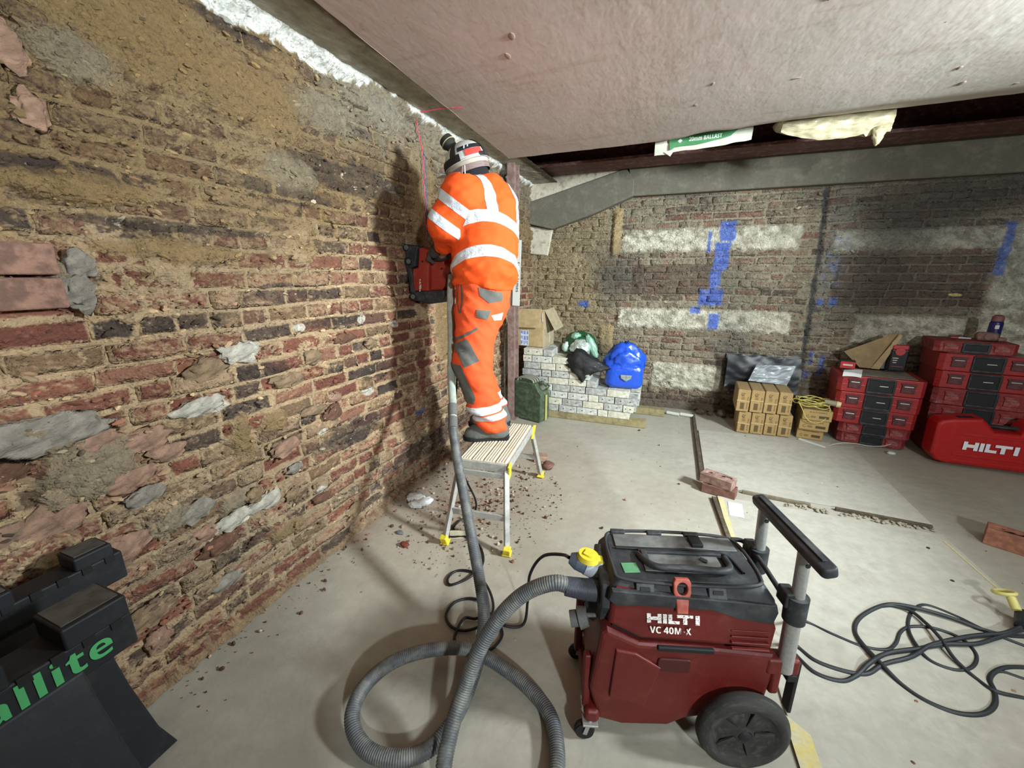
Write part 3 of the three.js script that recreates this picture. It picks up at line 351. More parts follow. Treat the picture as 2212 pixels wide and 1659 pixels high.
  part('tray_floor', boxUV(rbox(0.25, 0.005, 0.085, 0.003)), gryV, t, [0.28, 0.593, -0.135]);
  part('carry_handle', tube([[0.15, 0.594, -0.17], [0.16, 0.603, -0.13], [0.185, 0.609, -0.095], [0.28, 0.611, -0.09], [0.4, 0.609, -0.09], [0.425, 0.6, -0.12], [0.43, 0.594, -0.17]], 0.011, 80, 10), blkV, t);
  part('tray_rim', boxUV(merge([bar([0.15, 0.598, -0.178], [0.42, 0.598, -0.178], 0.014, 0.014), bar([0.345, 0.598, -0.155], [0.365, 0.598, -0.14], 0.012, 0.012)])), blkV, t);
  part('battery_slot', boxUV(rbox(0.02, 0.02, 0.05, 0.003)), blkV, t, [0.165, 0.6, -0.15]);
  part('sticker', boxUV(rbox(0.05, 0.002, 0.045, 0.0008)), MT([62, 150, 88], [140, 160, 140], 0.5, 5, 0.6), t, [0.11, 0.5915, -0.105], [0, 0.1, 0]);
  part('rim', tube([[0.06, 0.592, -0.06], [0.49, 0.59, -0.06], [0.505, 0.59, -0.09], [0.505, 0.59, -0.26], [0.48, 0.592, -0.284], [0.08, 0.594, -0.286], [0.055, 0.594, -0.26], [0.055, 0.594, -0.08]], 0.006, 160, 6, true), blkV, t);
  for (let i = 0; i < 3; i++) part('rim_block', boxUV(rbox(0.05, 0.016, 0.02, 0.003)), blkV, t, [0.1 + i * 0.13, 0.597, -0.284]);
  // latches on the front edge
  for (const x of [0.14, 0.355]) { const l = part('side_latch', boxUV(rbox(0.055, 0.036, 0.014, 0.004)), blkV, t, [x, 0.572, -0.034], [-0.5, 0, 0]); part('latch_slot', boxUV(rbox(0.03, 0.012, 0.004, 0.001)), dkV, l, [0, 0.003, 0.0075]); part('latch_tab', boxUV(rbox(0.04, 0.012, 0.004, 0.001)), whtM, l, [0, -0.027, 0.005], [0.5, 0, 0]); }
  { const rl = new THREE.Shape(); rl.moveTo(-0.016, -0.06); rl.lineTo(0.016, -0.06); rl.lineTo(0.019, -0.02); rl.lineTo(0.026, 0.0); rl.lineTo(0.026, 0.03); rl.lineTo(0.02, 0.042); rl.lineTo(-0.02, 0.042); rl.lineTo(-0.026, 0.03); rl.lineTo(-0.026, 0); rl.lineTo(-0.019, -0.02); rl.closePath(); const h = new THREE.Path(); h.absellipse(0, 0.012, 0.016, 0.019, 0, PI * 2); rl.holes.push(h); part('red_latch', boxUV(extrude(rl, 0.012, 0.003, 2)), new THREE.MeshStandardMaterial({ map: mottle([170, 70, 56], [186, 130, 112], 0.6, 4), roughness: 0.55 }), t, [0.248, 0.572, -0.034], [-0.35, 0, 0]); }
  // lettering, worn white print
  const logo = canvasTex(1024, 420, (c, w, h) => { c.clearRect(0, 0, w, h); c.fillStyle = '#e8e0d8'; drawLogo(c, 30, 20, 960, 170); c.font = 'bold 165px sans-serif'; c.fillText('VC 40M-X', 80, 370); const r = rng(4); c.globalCompositeOperation = 'destination-out'; for (let i = 0; i < 260; i++) { c.fillRect(r() * w, r() * 190, 4 + r() * 26, 2 + r() * 9); } for (let i = 0; i < 120; i++) c.fillRect(620 + r() * 120, 230 + r() * 160, 8 + r() * 30, 3 + r() * 12); });
  part('lettering', new THREE.PlaneGeometry(0.17, 0.067), decalMat(logo), t, [0.228, 0.474, -0.0055], [-0.385, 0, 0]);
  // left end: black cheek, inlet elbow, hanging stopper
  part('end_cheek', boxUV(extrude(poly([[-0.26, 0.43], [-0.05, 0.43], [-0.03, 0.5], [-0.05, 0.565], [-0.24, 0.575]]), 0.03, 0.006, 2)).rotateY(-PI / 2), blkV, t, [0.048, 0, 0]);
  part('inlet_collar', merge([rod([0.05, 0.5, -0.1], [0.012, 0.502, -0.1], 0.047, 0.044, 28), rod([0.03, 0.501, -0.1], [0.02, 0.501, -0.1], 0.05, 0.05, 28)]), blkV, t);
  for (let i = 0; i < 14; i++) { const a = i / 14 * PI * 2; part('collar_grip', boxUV(rbox(0.02, 0.006, 0.008, 0.002)), dkV, t, [0.025, 0.501 + 0.05 * Math.sin(a), -0.1 + 0.05 * Math.cos(a)], [-a + PI / 2, 0, 0]); }
  part('column', boxUV(bar([0.01, 0.5, -0.12], [0.005, 0.36, -0.13], 0.03, 0.06, 0.006)), blkV, t);
  part('stopper', merge([rod([0.0, 0.45, -0.11], [-0.055, 0.437, -0.12], 0.006, 0.008, 10), rod([-0.05, 0.432, -0.12], [-0.078, 0.424, -0.12], 0.03, 0.036, 22), rod([-0.078, 0.424, -0.12], [-0.106, 0.418, -0.12], 0.026, 0.026, 22), rod([-0.055, 0.415, -0.12], [-0.06, 0.4, -0.12], 0.012, 0.004, 10)]).translate(0.03, -0.022, 0.035), gryV, t);
  // front frame bar, caster brackets
  part('front_bumper', boxUV(merge([bar([-0.025, 0.09, -0.25], [-0.025, 0.35, -0.24], 0.03, 0.03, 0.008), bar([-0.025, 0.34, -0.24], [0.03, 0.38, -0.2], 0.03, 0.03, 0.008), bar([-0.018, 0.1, -0.03], [-0.018, 0.3, -0.05], 0.025, 0.03, 0.008), rbox(0.05, 0.05, 0.3, 0.015).translate(0.0, 0.095, -0.14)])), redV, t);
  for (const z of [0.0, -0.29]) { const c = part('caster', boxUV(merge([rbox(0.05, 0.008, 0.04, 0.002).translate(-0.005, 0.07, 0), rod([-0.005, 0.07, 0], [-0.005, 0.1, 0], 0.009), bar([-0.012, 0.07, 0.016], [-0.022, 0.03, 0.016], 0.014, 0.003, 0.001), bar([-0.012, 0.07, -0.016], [-0.022, 0.03, -0.016], 0.014, 0.003, 0.001)])), aluV, t, [0.0, 0, z]);
    part('caster_wheel', merge([cyl(0.03, 0.03, 0.022, 28).rotateX(PI / 2), new THREE.TorusGeometry(0.027, 0.008, 10, 28)]), dkV, c, [-0.022, 0.033, 0]); }
  // large rear wheels
  const wy = new THREE.LatheGeometry([[0.0, 0.012], [0.018, 0.014], [0.024, 0.022], [0.03, 0.01], [0.075, 0.002], [0.095, 0.012], [0.1, 0.024], [0.116, 0.028], [0.132, 0.02], [0.138, 0.006], [0.138, -0.012], [0.13, -0.022], [0.0, -0.022]].map(p => new THREE.Vector2(...p)).reverse(), 56).rotateX(PI / 2);
  const tyre = new THREE.MeshStandardMaterial({ map: mottle([46, 45, 42], [110, 106, 94], 0.5, 3, 256, 0.35, 0.5), roughness: 0.85, side: THREE.DoubleSide });
  for (const [z, f] of [[0.042, 1], [-0.325, -1]]) { const w = part('wheel', wy, tyre, t, [W[0], W[1], z], [0, f > 0 ? 0 : PI, 0]); part('wheel_cap', new THREE.SphereGeometry(0.022, 20, 10, 0, PI * 2, 0, PI / 2).rotateX(PI / 2).scale(1, 1, 0.5), dkV, w, [0, 0, 0.016]); for (let i = 0; i < 5; i++) { const a = i * 1.257; part('spoke', boxUV(bar([0.03 * Math.cos(a), 0.03 * Math.sin(a), 0.01], [0.09 * Math.cos(a), 0.09 * Math.sin(a), 0.01], 0.016, 0.008, 0.002)), tyre, w); } }
  part('axle', rod([W[0], W[1], 0.03], [W[0], W[1], -0.31], 0.01), dkV, t);
  // telescopic handle
  part('bracket', boxUV(merge([rbox(0.1, 0.06, 0.05, 0.012).translate(0.565, 0.345, -0.02), rbox(0.1, 0.06, 0.05, 0.012).translate(0.565, 0.345, -0.24), rbox(0.03, 0.1, 0.27, 0.01).translate(0.55, 0.29, -0.13)])), redV, t);
  part('back_plate', boxUV(merge([rbox(0.012, 0.2, 0.035, 0.003).translate(0.615, 0.26, -0.02), rbox(0.03, 0.025, 0.04, 0.004).translate(0.6, 0.3, -0.02)])), dkV, t);
  for (const z of [-0.01, -0.225]) { part('outer_tube', rod([0.575, 0.33, z], [0.568, 0.58, z - 0.0], 0.023, 0.022, 24), aluV, t); const c = part('collar', boxUV(merge([rod([0.571, 0.515, z], [0.568, 0.6, z], 0.03, 0.031, 24), rbox(0.035, 0.05, 0.05, 0.006).translate(0.55, 0.585, z - 0.015)])), blkV, t); const u = part('inner_tube', rod([0.57, 0.58, z], [0.562, 0.755, z], 0.0175, 0.0175, 24), aluV, t); part('tube_hole', rod([0.566, 0.715, z + 0.0135], [0.566, 0.715, z + 0.0185], 0.007, 0.007, 14), dkV, u); }
  part('handle_bar', boxUV(merge([extrude(rrect(0.042, 0.37, 0.016), 0.016, 0.007, 3).rotateX(-PI / 2).rotateZ(0.25).translate(0.561, 0.757, -0.085), bar([0.558, 0.782, -0.25], [0.558, 0.782, 0.07], 0.014, 0.004, 0.0015), bar([0.573, 0.778, -0.25], [0.573, 0.778, 0.07], 0.004, 0.004, 0.0015)])), blkV, t);
  part('side_rail', tube([[0.5, 0.59, -0.28], [0.535, 0.592, -0.27], [0.55, 0.585, -0.2], [0.553, 0.575, -0.12], [0.552, 0.56, -0.03], [0.556, 0.53, -0.012]], 0.008, 50, 8), blkV, t);
}
const vacW = (x, y, z) => { const c = Math.cos(vacRy), s = Math.sin(vacRy); return [vacAt[0] + x * c + z * s, y, vacAt[2] - x * s + z * c]; };
// ---------- suction hose: vacuum, floor loop, up to the tool ----------
const hoseM = new THREE.MeshStandardMaterial({ map: mottle([84, 86, 88], [136, 136, 126], 0.65, 2, 256, 0.15, 0.4), roughness: 0.5 });
{ const t = thing('suction_hose', 'long grey ribbed suction hose looping on the floor and running up to the wall tool', 'hose', [1.1, 0, -0.9]), o = q => [q[0] - 1.1, q[1], q[2] + 0.9];
  const a = vacW(-0.03, 0.503, -0.1), b = vacW(-0.075, 0.51, -0.1);
  const low = [b, [1.40, 0.525, -1.085], [1.308, 0.48, -1.058], [1.234, 0.40, -1.015], [1.181, 0.30, -0.955], [1.154, 0.19, -0.885], [1.148, 0.11, -0.80], [1.17, 0.055, -0.72], [1.26, 0.032, -0.66], [1.4, 0.03, -0.68], [1.475, 0.03, -0.78], [1.47, 0.03, -0.9], [1.414, 0.03, -1.019], [1.327, 0.03, -1.079], [1.201, 0.04, -1.118], [1.046, 0.075, -1.112], [0.901, 0.085, -1.039], [0.80, 0.08, -0.943], [0.77, 0.075, -0.828], [0.795, 0.055, -0.752], [0.878, 0.032, -0.71], [0.987, 0.028, -0.72], [1.069, 0.028, -0.777], [1.10, 0.03, -0.85], [1.112, 0.035, -0.94], [1.118, 0.09, -1.03], [1.10, 0.11, -1.13], [1.062, 0.15, -1.232], [0.996, 0.23, -1.325], [0.91, 0.32, -1.434], [0.80, 0.43, -1.575], [0.69, 0.56, -1.71], [0.6, 0.68, -1.83]];
  part('hose_wall', ribHose(low.map(o), 0.0245, 0.0075, 0.0013, 16), hoseM, t);
  const up = [[0.6, 0.68, -1.83], [0.53, 0.78, -1.96], [0.47, 0.92, -2.06], [0.435, 1.1, -2.14], [0.405, 1.3, -2.2], [0.385, 1.42, -2.245], [0.372, 1.5, -2.285]];
  part('dusty_hose_end', ribHose(up.map(o), 0.0235, 0.008, 0.0004, 16), MT([150, 160, 150], [176, 180, 166], 0.7, 2, 0.75), t).userData.label = 'pale dust-coated upper hose';
  part('joint_sleeve', merge([[0.60, 0.68, -1.83], [0.565, 0.73, -1.895]].map((p, i) => { const q = [[0.53, 0.78, -1.96], [0.50, 0.85, -2.01]][i]; return rod(o(p), o([lerp(p[0], q[0], 0.4), lerp(p[1], q[1], 0.4), lerp(p[2], q[2], 0.4)]), 0.027, 0.027, 20); })), gryV, t);
  part('cuff', merge([rod(o(a), o(vacW(-0.095, 0.512, -0.1)), 0.034, 0.03, 26), rod(o(vacW(0.01, 0.502, -0.1)), o(a), 0.036, 0.034, 26)]), MT([52, 56, 66], [90, 92, 98], 0.5, 3, 0.55), t); }
// ---------- industrial plug on the vacuum, with its black lead ----------
{ const A = vacW(-0.055, 0.56, -0.165), B = vacW(0.02, 0.54, -0.15), C = vacW(0.06, 0.525, -0.145);
  const t = thing('industrial_plug', 'grey blue industrial plug with yellow cap pushed into the red vacuum', 'plug', A), o = q => [q[0] - A[0], q[1] - A[1], q[2] - A[2]];
  part('plug_body', merge([rod(o(vacW(-0.078, 0.566, -0.17)), o(A), 0.018, 0.03, 22), rod(o(A), o([lerp(A[0], B[0], 0.4), lerp(A[1], B[1], 0.4), lerp(A[2], B[2], 0.4)]), 0.03, 0.032, 22)]), plugBlue, t);
  part('socket_ring', rod(o([lerp(A[0], B[0], 0.4), lerp(A[1], B[1], 0.4), lerp(A[2], B[2], 0.4)]), o(C), 0.034, 0.037, 22), MT([170, 176, 186], [170, 170, 170], 0.4, 2, 0.5), t);
  part('spring_cap', merge([moved(cyl(0.034, 0.038, 0.016, 26), [0, 0, 0]), moved(cyl(0.022, 0.022, 0.006, 4), [0, 0.01, 0], [0, 0.3, 0]), moved(rbox(0.03, 0.014, 0.03, 0.004), [0.034, -0.005, 0.0])]), yelM, t, o(vacW(-0.018, 0.588, -0.155)), [0, vacRy, -0.15]);
}
const cableM = M(0x15171a, 0.5), cableR = MT([30, 34, 38], [90, 92, 92], 0.5, 3, 0.55);
function cable(name, pts, r, mat, label, seg, category = 'cable', group) { const c = thing(name, label, category, [pts[0][0], 0, pts[0][2]], 0, group); part('sheath', tube(pts.map(p => [p[0] - pts[0][0], p[1], p[2] - pts[0][2]]), r, seg, 8), mat, c); return c; }
{ const s = vacW(-0.08, 0.567, -0.17);
  cable('power_lead', [s, [1.39, 0.535, -1.215], [1.3, 0.46, -1.275], [1.225, 0.3, -1.34], [1.2, 0.12, -1.39], [1.188, 0.012, -1.357], [1.11, 0.007, -1.33], [1.03, 0.012, -1.36], [0.96, 0.007, -1.415], [0.899, 0.007, -1.413], [0.844, 0.007, -1.364], [0.842, 0.007, -1.288], [0.896, 0.007, -1.24], [0.964, 0.012, -1.238], [1.018, 0.018, -1.278], [1.04, 0.02, -1.357], [1.011, 0.015, -1.431], [0.926, 0.01, -1.527], [0.835, 0.009, -1.576], [0.748, 0.007, -1.552], [0.735, 0.007, -1.488], [0.764, 0.007, -1.455], [0.811, 0.01, -1.492], [0.849, 0.018, -1.548], [0.856, 0.01, -1.646], [0.814, 0.008, -1.733], [0.744, 0.008, -1.802], [0.653, 0.007, -1.826], [0.571, 0.007, -1.795], [0.55, 0.007, -1.86], [0.552, 0.01, -1.953], [0.601, 0.02, -2.003], [0.63, 0.07, -2.02], [0.645, 0.16, -1.99], [0.6, 0.32, -1.95], [0.5, 0.46, -2.02], [0.42, 0.58, -2.16], [0.37, 0.8, -2.3], [0.35, 1.1, -2.36], [0.33, 1.35, -2.36]], 0.0062, cableM, 'thin black lead curling beside the hose from the vacuum plug to the wall tool', 420);
  cable('spare_lead', [[1.03, 0.022, -1.345], [0.98, 0.014, -1.31], [0.937, 0.02, -1.29], [0.93, 0.007, -1.225], [0.944, 0.007, -1.185], [1.0, 0.007, -1.16], [1.06, 0.007, -1.17], [1.108, 0.007, -1.206], [1.122, 0.007, -1.282], [1.084, 0.018, -1.333]], 0.0062, cableM, 'short black lead loop lying on the floor behind the ring of hose', 90); }
// ---------- extension cables on the right ----------
{ const L = [[[2.2, 0.3, -1.55], [2.27, 0.12, -1.72], [2.355, 0.012, -1.836], [2.447, 0.007, -1.804], [2.546, 0.007, -1.778], [2.628, 0.007, -1.795], [2.678, 0.007, -1.846], [2.722, 0.007, -1.92], [2.767, 0.007, -1.967], [2.836, 0.01, -1.994], [2.904, 0.01, -1.995], [2.951, 0.01, -1.969], [2.959, 0.007, -1.903], [2.899, 0.007, -1.815], [2.828, 0.007, -1.78], [2.766, 0.009, -1.798], [2.75, 0.014, -1.874], [2.774, 0.007, -1.983], [2.844, 0.007, -2.102], [2.912, 0.007, -2.157], [3.001, 0.007, -2.125], [3.074, 0.01, -2.066], [3.3, 0.007, -1.98]],
  [[2.15, 0.35, -1.42], [2.21, 0.14, -1.58], [2.284, 0.012, -1.676], [2.336, 0.008, -1.629], [2.428, 0.008, -1.616], [2.5, 0.008, -1.631], [2.585, 0.012, -1.705], [2.701, 0.02, -1.779], [2.792, 0.022, -1.865], [2.91, 0.025, -1.943], [3.013, 0.025, -2.003], [3.113, 0.03, -2.047], [3.2, 0.035, -2.11]],
  [[2.15, 0.33, -1.36], [2.2, 0.1, -1.55], [2.265, 0.012, -1.631], [2.32, 0.008, -1.567], [2.402, 0.008, -1.563], [2.465, 0.008, -1.61], [2.523, 0.02, -1.674], [2.613, 0.02, -1.759], [2.74, 0.02, -1.832], [2.871, 0.02, -1.906], [2.978, 0.022, -1.948], [3.06, 0.025, -2.002], [3.2, 0.03, -2.1]],
  [[3.3, 0.007, -2.12], [3.1, 0.012, -2.06], [2.95, 0.02, -2.09], [2.82, 0.02, -2.1], [2.748, 0.015, -2.089], [2.654, 0.012, -2.018], [2.57, 0.008, -1.921], [2.541, 0.008, -1.849], [2.544, 0.015, -1.778], [2.571, 0.018, -1.7], [2.612, 0.008, -1.629], [2.661, 0.007, -1.587], [2.738, 0.007, -1.571], [2.82, 0.007, -1.598], [2.886, 0.007, -1.658], [2.921, 0.007, -1.725], [2.934, 0.007, -1.775], [2.97, 0.007, -1.822], [3.042, 0.007, -1.874], [3.25, 0.007, -1.93]],
  [[2.7, 0.012, -2.06], [2.76, 0.014, -2.085], [2.814, 0.02, -2.071], [2.841, 0.022, -2.01], [2.85, 0.03, -1.916], [2.857, 0.018, -1.826], [2.893, 0.008, -1.759], [2.916, 0.012, -1.723], [3, 0.007, -1.729], [3.2, 0.007, -1.75]],
  [[2.955, 0.008, -1.81], [3.0, 0.007, -1.838], [3.059, 0.007, -1.83], [3.25, 0.007, -1.79]]];
  const lab = ['black cable with an S bend, first behind the vacuum handle in the tangle', 'black cable running straight through the tangle to the yellow connector, the upper of two', 'black cable running straight through the tangle to the yellow connector, the lower of two', 'black cable making the widest loop of the tangle on the floor', 'black cable crossing the wide floor loop from back to front', 'short black cable leaving the frame at the lower right'];
  L.forEach((p, i) => cable('extension_cable', p, [0.0068, 0.0085, 0.0085, 0.0085, 0.007, 0.006][i], cableR, lab[i], 200));
  const t = thing('cable_connector', 'blue and yellow cable connector with a ring at the right edge of the frame', 'connector', [3.22, 0.04, -2.14], 0.5);
  part('connector_body', rod([-0.03, 0, 0.02], [0.06, 0, -0.03], 0.024, 0.028, 18), M(0x20242e, 0.5), t); part('connector_cap', merge([rod([0.03, 0.02, -0.04], [0.05, 0.05, -0.08], 0.016), moved(new THREE.TorusGeometry(0.034, 0.008, 10, 28), [0.06, 0.05, -0.11], [1.1, 0, 0])]), MT([206, 198, 120], [190, 186, 140], 0.5, 3, 0.5), t); }
// ---------- aluminium step platform ----------
const alu = new THREE.MeshStandardMaterial({ map: mottle([176, 176, 170], [206, 202, 190], 0.7, 4, 256, 0.15, 0.4), roughness: 0.55, metalness: 0.35, bumpMap: BUMP3, bumpScale: 0.0005 });
const aluTop = new THREE.MeshStandardMaterial({ map: mottle([206, 196, 168], [222, 218, 200], 0.7, 4, 256, 0.1, 0.4), roughness: 0.75, metalness: 0.0 });
const stepAt = [0.712, 0, -2.215], stepRy = rad(5.8);
{ const t = thing('step_platform', 'folding aluminium step platform with yellow feet under the worker in orange', 'platform', stepAt, stepRy);
  for (let i = 0; i < 4; i++) { const s = part('slat', boxUV(rbox(0.068, 0.02, 0.62, 0.003)), aluTop, t, [-0.108 + i * 0.072, 0.468, 0]); for (let k = 0; k < 4; k++) part('rib', boxUV(rbox(0.008, 0.006, 0.615, 0.002)), aluTop, s, [-0.024 + k * 0.016, 0.0115, 0]); }
  for (const z of [-1, 1]) part('end_beam', boxUV(rbox(0.3, 0.05, 0.024, 0.004)), alu, t, [0, 0.448, z * 0.312]);
  for (const x of [-1, 1]) part('side_beam', boxUV(rbox(0.016, 0.05, 0.62, 0.004)), alu, t, [x * 0.148, 0.448, 0]);
  for (const x of [-1, 1]) for (const z of [-1, 1]) { const l = part('leg', boxUV(bar([x * 0.142, 0.44, z * 0.315], [x * 0.186, 0.03, z * 0.462], 0.03, 0.026, 0.004)), alu, t); part('foot', boxUV(moved(merge([rbox(0.04, 0.05, 0.036, 0.004), rbox(0.05, 0.012, 0.045, 0.003).translate(0, -0.022, 0)]), [x * 0.188, 0.03, z * 0.467], [z * 0.33, 0, -x * 0.1])), yelM, l); part('hinge', boxUV(moved(rbox(0.014, 0.1, 0.045, 0.004), [x * 0.158, 0.43, z * 0.31], [z * 0.3, 0, -x * 0.1])), yelM, l); }
  for (const z of [-1, 1]) { part('cross_bar', boxUV(bar([-0.168, 0.19, z * 0.405], [0.168, 0.19, z * 0.405], 0.035, 0.016, 0.003)), alu, t); part('top_bar', boxUV(bar([-0.142, 0.405, z * 0.328], [0.142, 0.405, z * 0.328], 0.03, 0.014, 0.003)), alu, t); }
}
// ---------- wall chasing tool held against the brick wall ----------
{ const A = [0.03, 1.34, -2.3], t = thing('wall_chaser', 'red wall chasing machine with black frame and rollers held against the brick wall', 'power tool', A);
  const K = p => [(p[0] / 7.9 - 20 + 860 - 860) * 0.0034, (1380 - p[1]) / 7.9 * 0.0029]; // outline measured from the photograph, metres from the tool's lower wall-side corner
  const redT = new THREE.MeshStandardMaterial({ map: mottle([150, 44, 32], [168, 92, 76], 0.5, 3, 256, 0.3, 0.4), roughness: 0.5 });
  part('blade_hood', boxUV(extrude(poly([[375, 480], [535, 465], [560, 560], [548, 720], [520, 830], [500, 1210], [245, 1210], [225, 1060], [240, 830], [335, 800]].map(K)), 0.13, 0.008, 2)), redT, t, [0, 0, -0.15]);
  part('motor_housing', boxUV(extrude(poly([[520, 560], [600, 500], [760, 520], [760, 735], [900, 790], [900, 900], [790, 925], [790, 1110], [690, 1195], [490, 1210]].map(K)), 0.1, 0.012, 3)), redT, t, [0, 0, -0.15]);
  part('frame', boxUV(merge([extrude(poly([[150, 430], [370, 450], [330, 620], [300, 780], [215, 820], [245, 960], [240, 1120], [270, 1230], [185, 1240], [160, 900], [130, 760]].map(K)), 0.15, 0.006, 2), extrude(poly([[185, 1225], [500, 1205], [780, 1190], [800, 1290], [720, 1400], [480, 1440], [330, 1400], [200, 1370]].map(K)), 0.14, 0.012, 2)])), blkV, t, [0, 0, -0.16]);
  for (const [x, y, r] of [[160, 465, 55], [185, 700, 66], [225, 1310, 55]]) { const w = part('roller', cyl(r / 7.9 * 0.0031, r / 7.9 * 0.0031, 0.15, 24).rotateX(PI / 2), dkV, t, [...K([x, y]), -0.075]); part('roller_cap', cyl(0.014, 0.018, 0.006, 18).rotateX(PI / 2), gryV, w, [0.004, 0, 0.076]); }
  part('grip', merge([rod([...K([540, 640]), -0.05], [...K([720, 640]), -0.02], 0.024, 0.026, 20), rod([...K([720, 640]), -0.02], [...K([880, 620]), -0.01], 0.026, 0.022, 20)]), blkV, t);
  part('bolt', cyl(0.005, 0.005, 0.01, 8).rotateX(PI / 2), dkV, t, [...K([428, 705]), -0.01]); part('bolt', cyl(0.005, 0.005, 0.01, 8).rotateX(PI / 2), dkV, t, [...K([725, 825]), -0.03]);
  part('hose_port', rod([...K([800, 1120]), -0.06], [0.345, 0.16, 0.015], 0.02, 0.026, 20), blkV, t);
  const tt = canvasTex(512, 110, (c, w, h) => { c.clearRect(0, 0, w, h); c.fillStyle = '#efe6e0'; drawLogo(c, 10, 10, 490, 60); c.font = 'bold 34px sans-serif'; c.fillText('DCH 300-X', 120, 104); });
  part('lettering', new THREE.PlaneGeometry(0.082, 0.018), decalMat(tt), t, [...K([368, 1110]), -0.0105], [0, 0, PI / 2 - 0.1]);
}
// ---------- along the rear wall: pale block pile and what lies on it ----------
const blockMs = [[[212, 214, 206], [176, 176, 168]], [[196, 198, 190], [152, 152, 146]], [[216, 214, 196], [184, 180, 160]], [[186, 188, 182], [140, 140, 134]]].map(([a, b]) => new THREE.MeshStandardMaterial({ map: mottle(a, b, 0.8, 4, 256, 0.1, 0.4), roughness: 0.92, bumpMap: BUMP3, bumpScale: 0.0025 }));
const blockG = [0.215, 0.102, 0.19, 0.16].map((l, i) => { const g = rbox(l, 0.07, 0.1, 0.005, 2); displace(g, (x, y, z) => [x + 0.003 * n3(x * 20, y * 30, i), y + 0.003 * n3(x * 14, z * 20, i + 3), z + 0.003 * n3(y * 30, x * 20, i + 5)]); return boxUV(g); });
const timM = new THREE.MeshStandardMaterial({ map: mottle([156, 144, 104], [110, 102, 74], 0.7, 2, 256, 0.2, 0.5), roughness: 0.9, bumpMap: bumpRep(1, 6), bumpScale: 0.002 });
solo('timber_bearer', boxUV(rbox(1.34, 0.075, 0.1, 0.005)), timM, 'squared timber lying on the floor under the front of the pale block pile', 'timber', [0.86, 0.038, -4.1], [0, 0.01, 0]);
solo('timber_bearer', boxUV(rbox(1.0, 0.075, 0.1, 0.005)), timM, 'squared timber along the wall with its end showing right of the block pile', 'timber', [1.2, 0.038, -4.56], [0, -0.02, 0]);
{ const r = rng(12), top = [1.43, 1.43, 1.43, 1.42, 1.06, 0.98, 0.8, 0.78, 0.56], nth = ['leftmost', 'second', 'third', 'fourth', 'fifth', 'sixth', 'seventh', 'eighth', 'ninth', 'tenth', 'eleventh', 'twelfth'], crs = ['bottom', 'second', 'third', 'fourth', 'fifth', 'sixth', 'seventh', 'eighth', 'top'];
  for (let j = 0; j < 9; j++) for (const lay of [0, 1]) { let x = 0.2 + r() * 0.04, n = 0; const y = 0.0755 + j * 0.075, from = lay ? (j < 8 ? top[j + 1] - 0.2 : 0) : 0; while (x < top[j] - 0.06) { let k = lay ? 0 : r() < 0.42 ? 0 : r() < 0.6 ? 1 : 2 + (r() * 2 | 0), l = [0.215, 0.102, 0.19, 0.16][k]; if (x + l > top[j] + 0.02) { k = 1; l = 0.102; if (x + l > top[j] + 0.03) break; }
    if (x + l > from) { const b = solo('stone_block', blockG[k], blockMs[(r() * 4) | 0], lay ? `pale block behind the ${crs[j]} course of the pile, ${nth[n]} from the left` : `pale block in the ${crs[j]} course of the pile, ${nth[n]} from the left`, 'block', [x + l / 2, y + 0.036, (lay ? -4.415 : -4.16) + (r() - 0.5) * 0.014], [0, (r() - 0.5) * 0.02, (r() - 0.5) * 0.006], 'blocks in the pale pile');
      if (!lay && r() < 0.4) for (const s of [-1, 1]) part('hole', cyl(0.0045, 0.0045, 0.004, 10).rotateX(PI / 2), dkV, b, [s * l * 0.22, 0.004, 0.0505]);
      b.scale.z = 2.25; n++; } x += l + 0.004 + r() * 0.004; } } }
// cardboard carton on the pile
const cardA = MT([186, 158, 112], [204, 186, 142], 0.6, 2, 0.85), cardB = MT([158, 144, 116], [182, 168, 138], 0.6, 2, 0.85);
{ const t = thing('cardboard_box', 'open cardboard carton with a blue printed label standing on the block pile', 'box', [0.25, 0.752, -4.27], rad(-7));
  part('front_panel', boxUV(rbox(0.36, 0.4, 0.006, 0.002)), cardA, t, [0, 0.2, 0.12]); part('back_panel', boxUV(rbox(0.36, 0.36, 0.006, 0.002)), cardA, t, [0, 0.18, -0.16]); part('side_panel', boxUV(rbox(0.006, 0.4, 0.28, 0.002)), cardB, t, [0.18, 0.2, -0.02]); part('side_panel', boxUV(rbox(0.006, 0.36, 0.28, 0.002)), cardB, t, [-0.18, 0.18, -0.02]); part('base_panel', boxUV(rbox(0.36, 0.006, 0.28, 0.002)), cardB, t, [0, 0.004, -0.02]);
  part('front_flap', boxUV(rbox(0.33, 0.2, 0.005, 0.002)), cardA, t, [-0.01, 0.305, 0.145], [-0.2, 0, 0.03]); part('side_flap', boxUV(rbox(0.005, 0.24, 0.24, 0.002)), cardB, t, [0.242, 0.297, -0.02], [0.1, 0, 0.5]);
  part('tape', boxUV(rbox(0.012, 0.09, 0.003, 0.001)), whtM, t, [0.165, 0.32, 0.126]); part('tape', boxUV(rbox(0.003, 0.13, 0.008, 0.001)), whtM, t, [0.185, 0.1, -0.04]);
  const lb = canvasTex(256, 360, (c, w, h) => { c.fillStyle = '#dfe4ee'; c.fillRect(0, 0, w, h); c.fillStyle = '#3b56b0'; const r = rng(3); for (let k = 0; k < 5; k++) for (let i = 0; i < 3; i++) c.fillRect(15 + k * 50, 12 + i * 118, 10 + r() * 22, 60 + r() * 45); c.fillStyle = '#7f93cf'; for (let i = 0; i < 40; i++) c.fillRect(r() * w, r() * h, 3, 14 + r() * 20); });
  part('printed_label', new THREE.BoxGeometry(0.095, 0.165, 0.002), new THREE.MeshStandardMaterial({ map: lb, roughness: 0.6 }), t, [-0.045, 0.088, 0.1245]); }
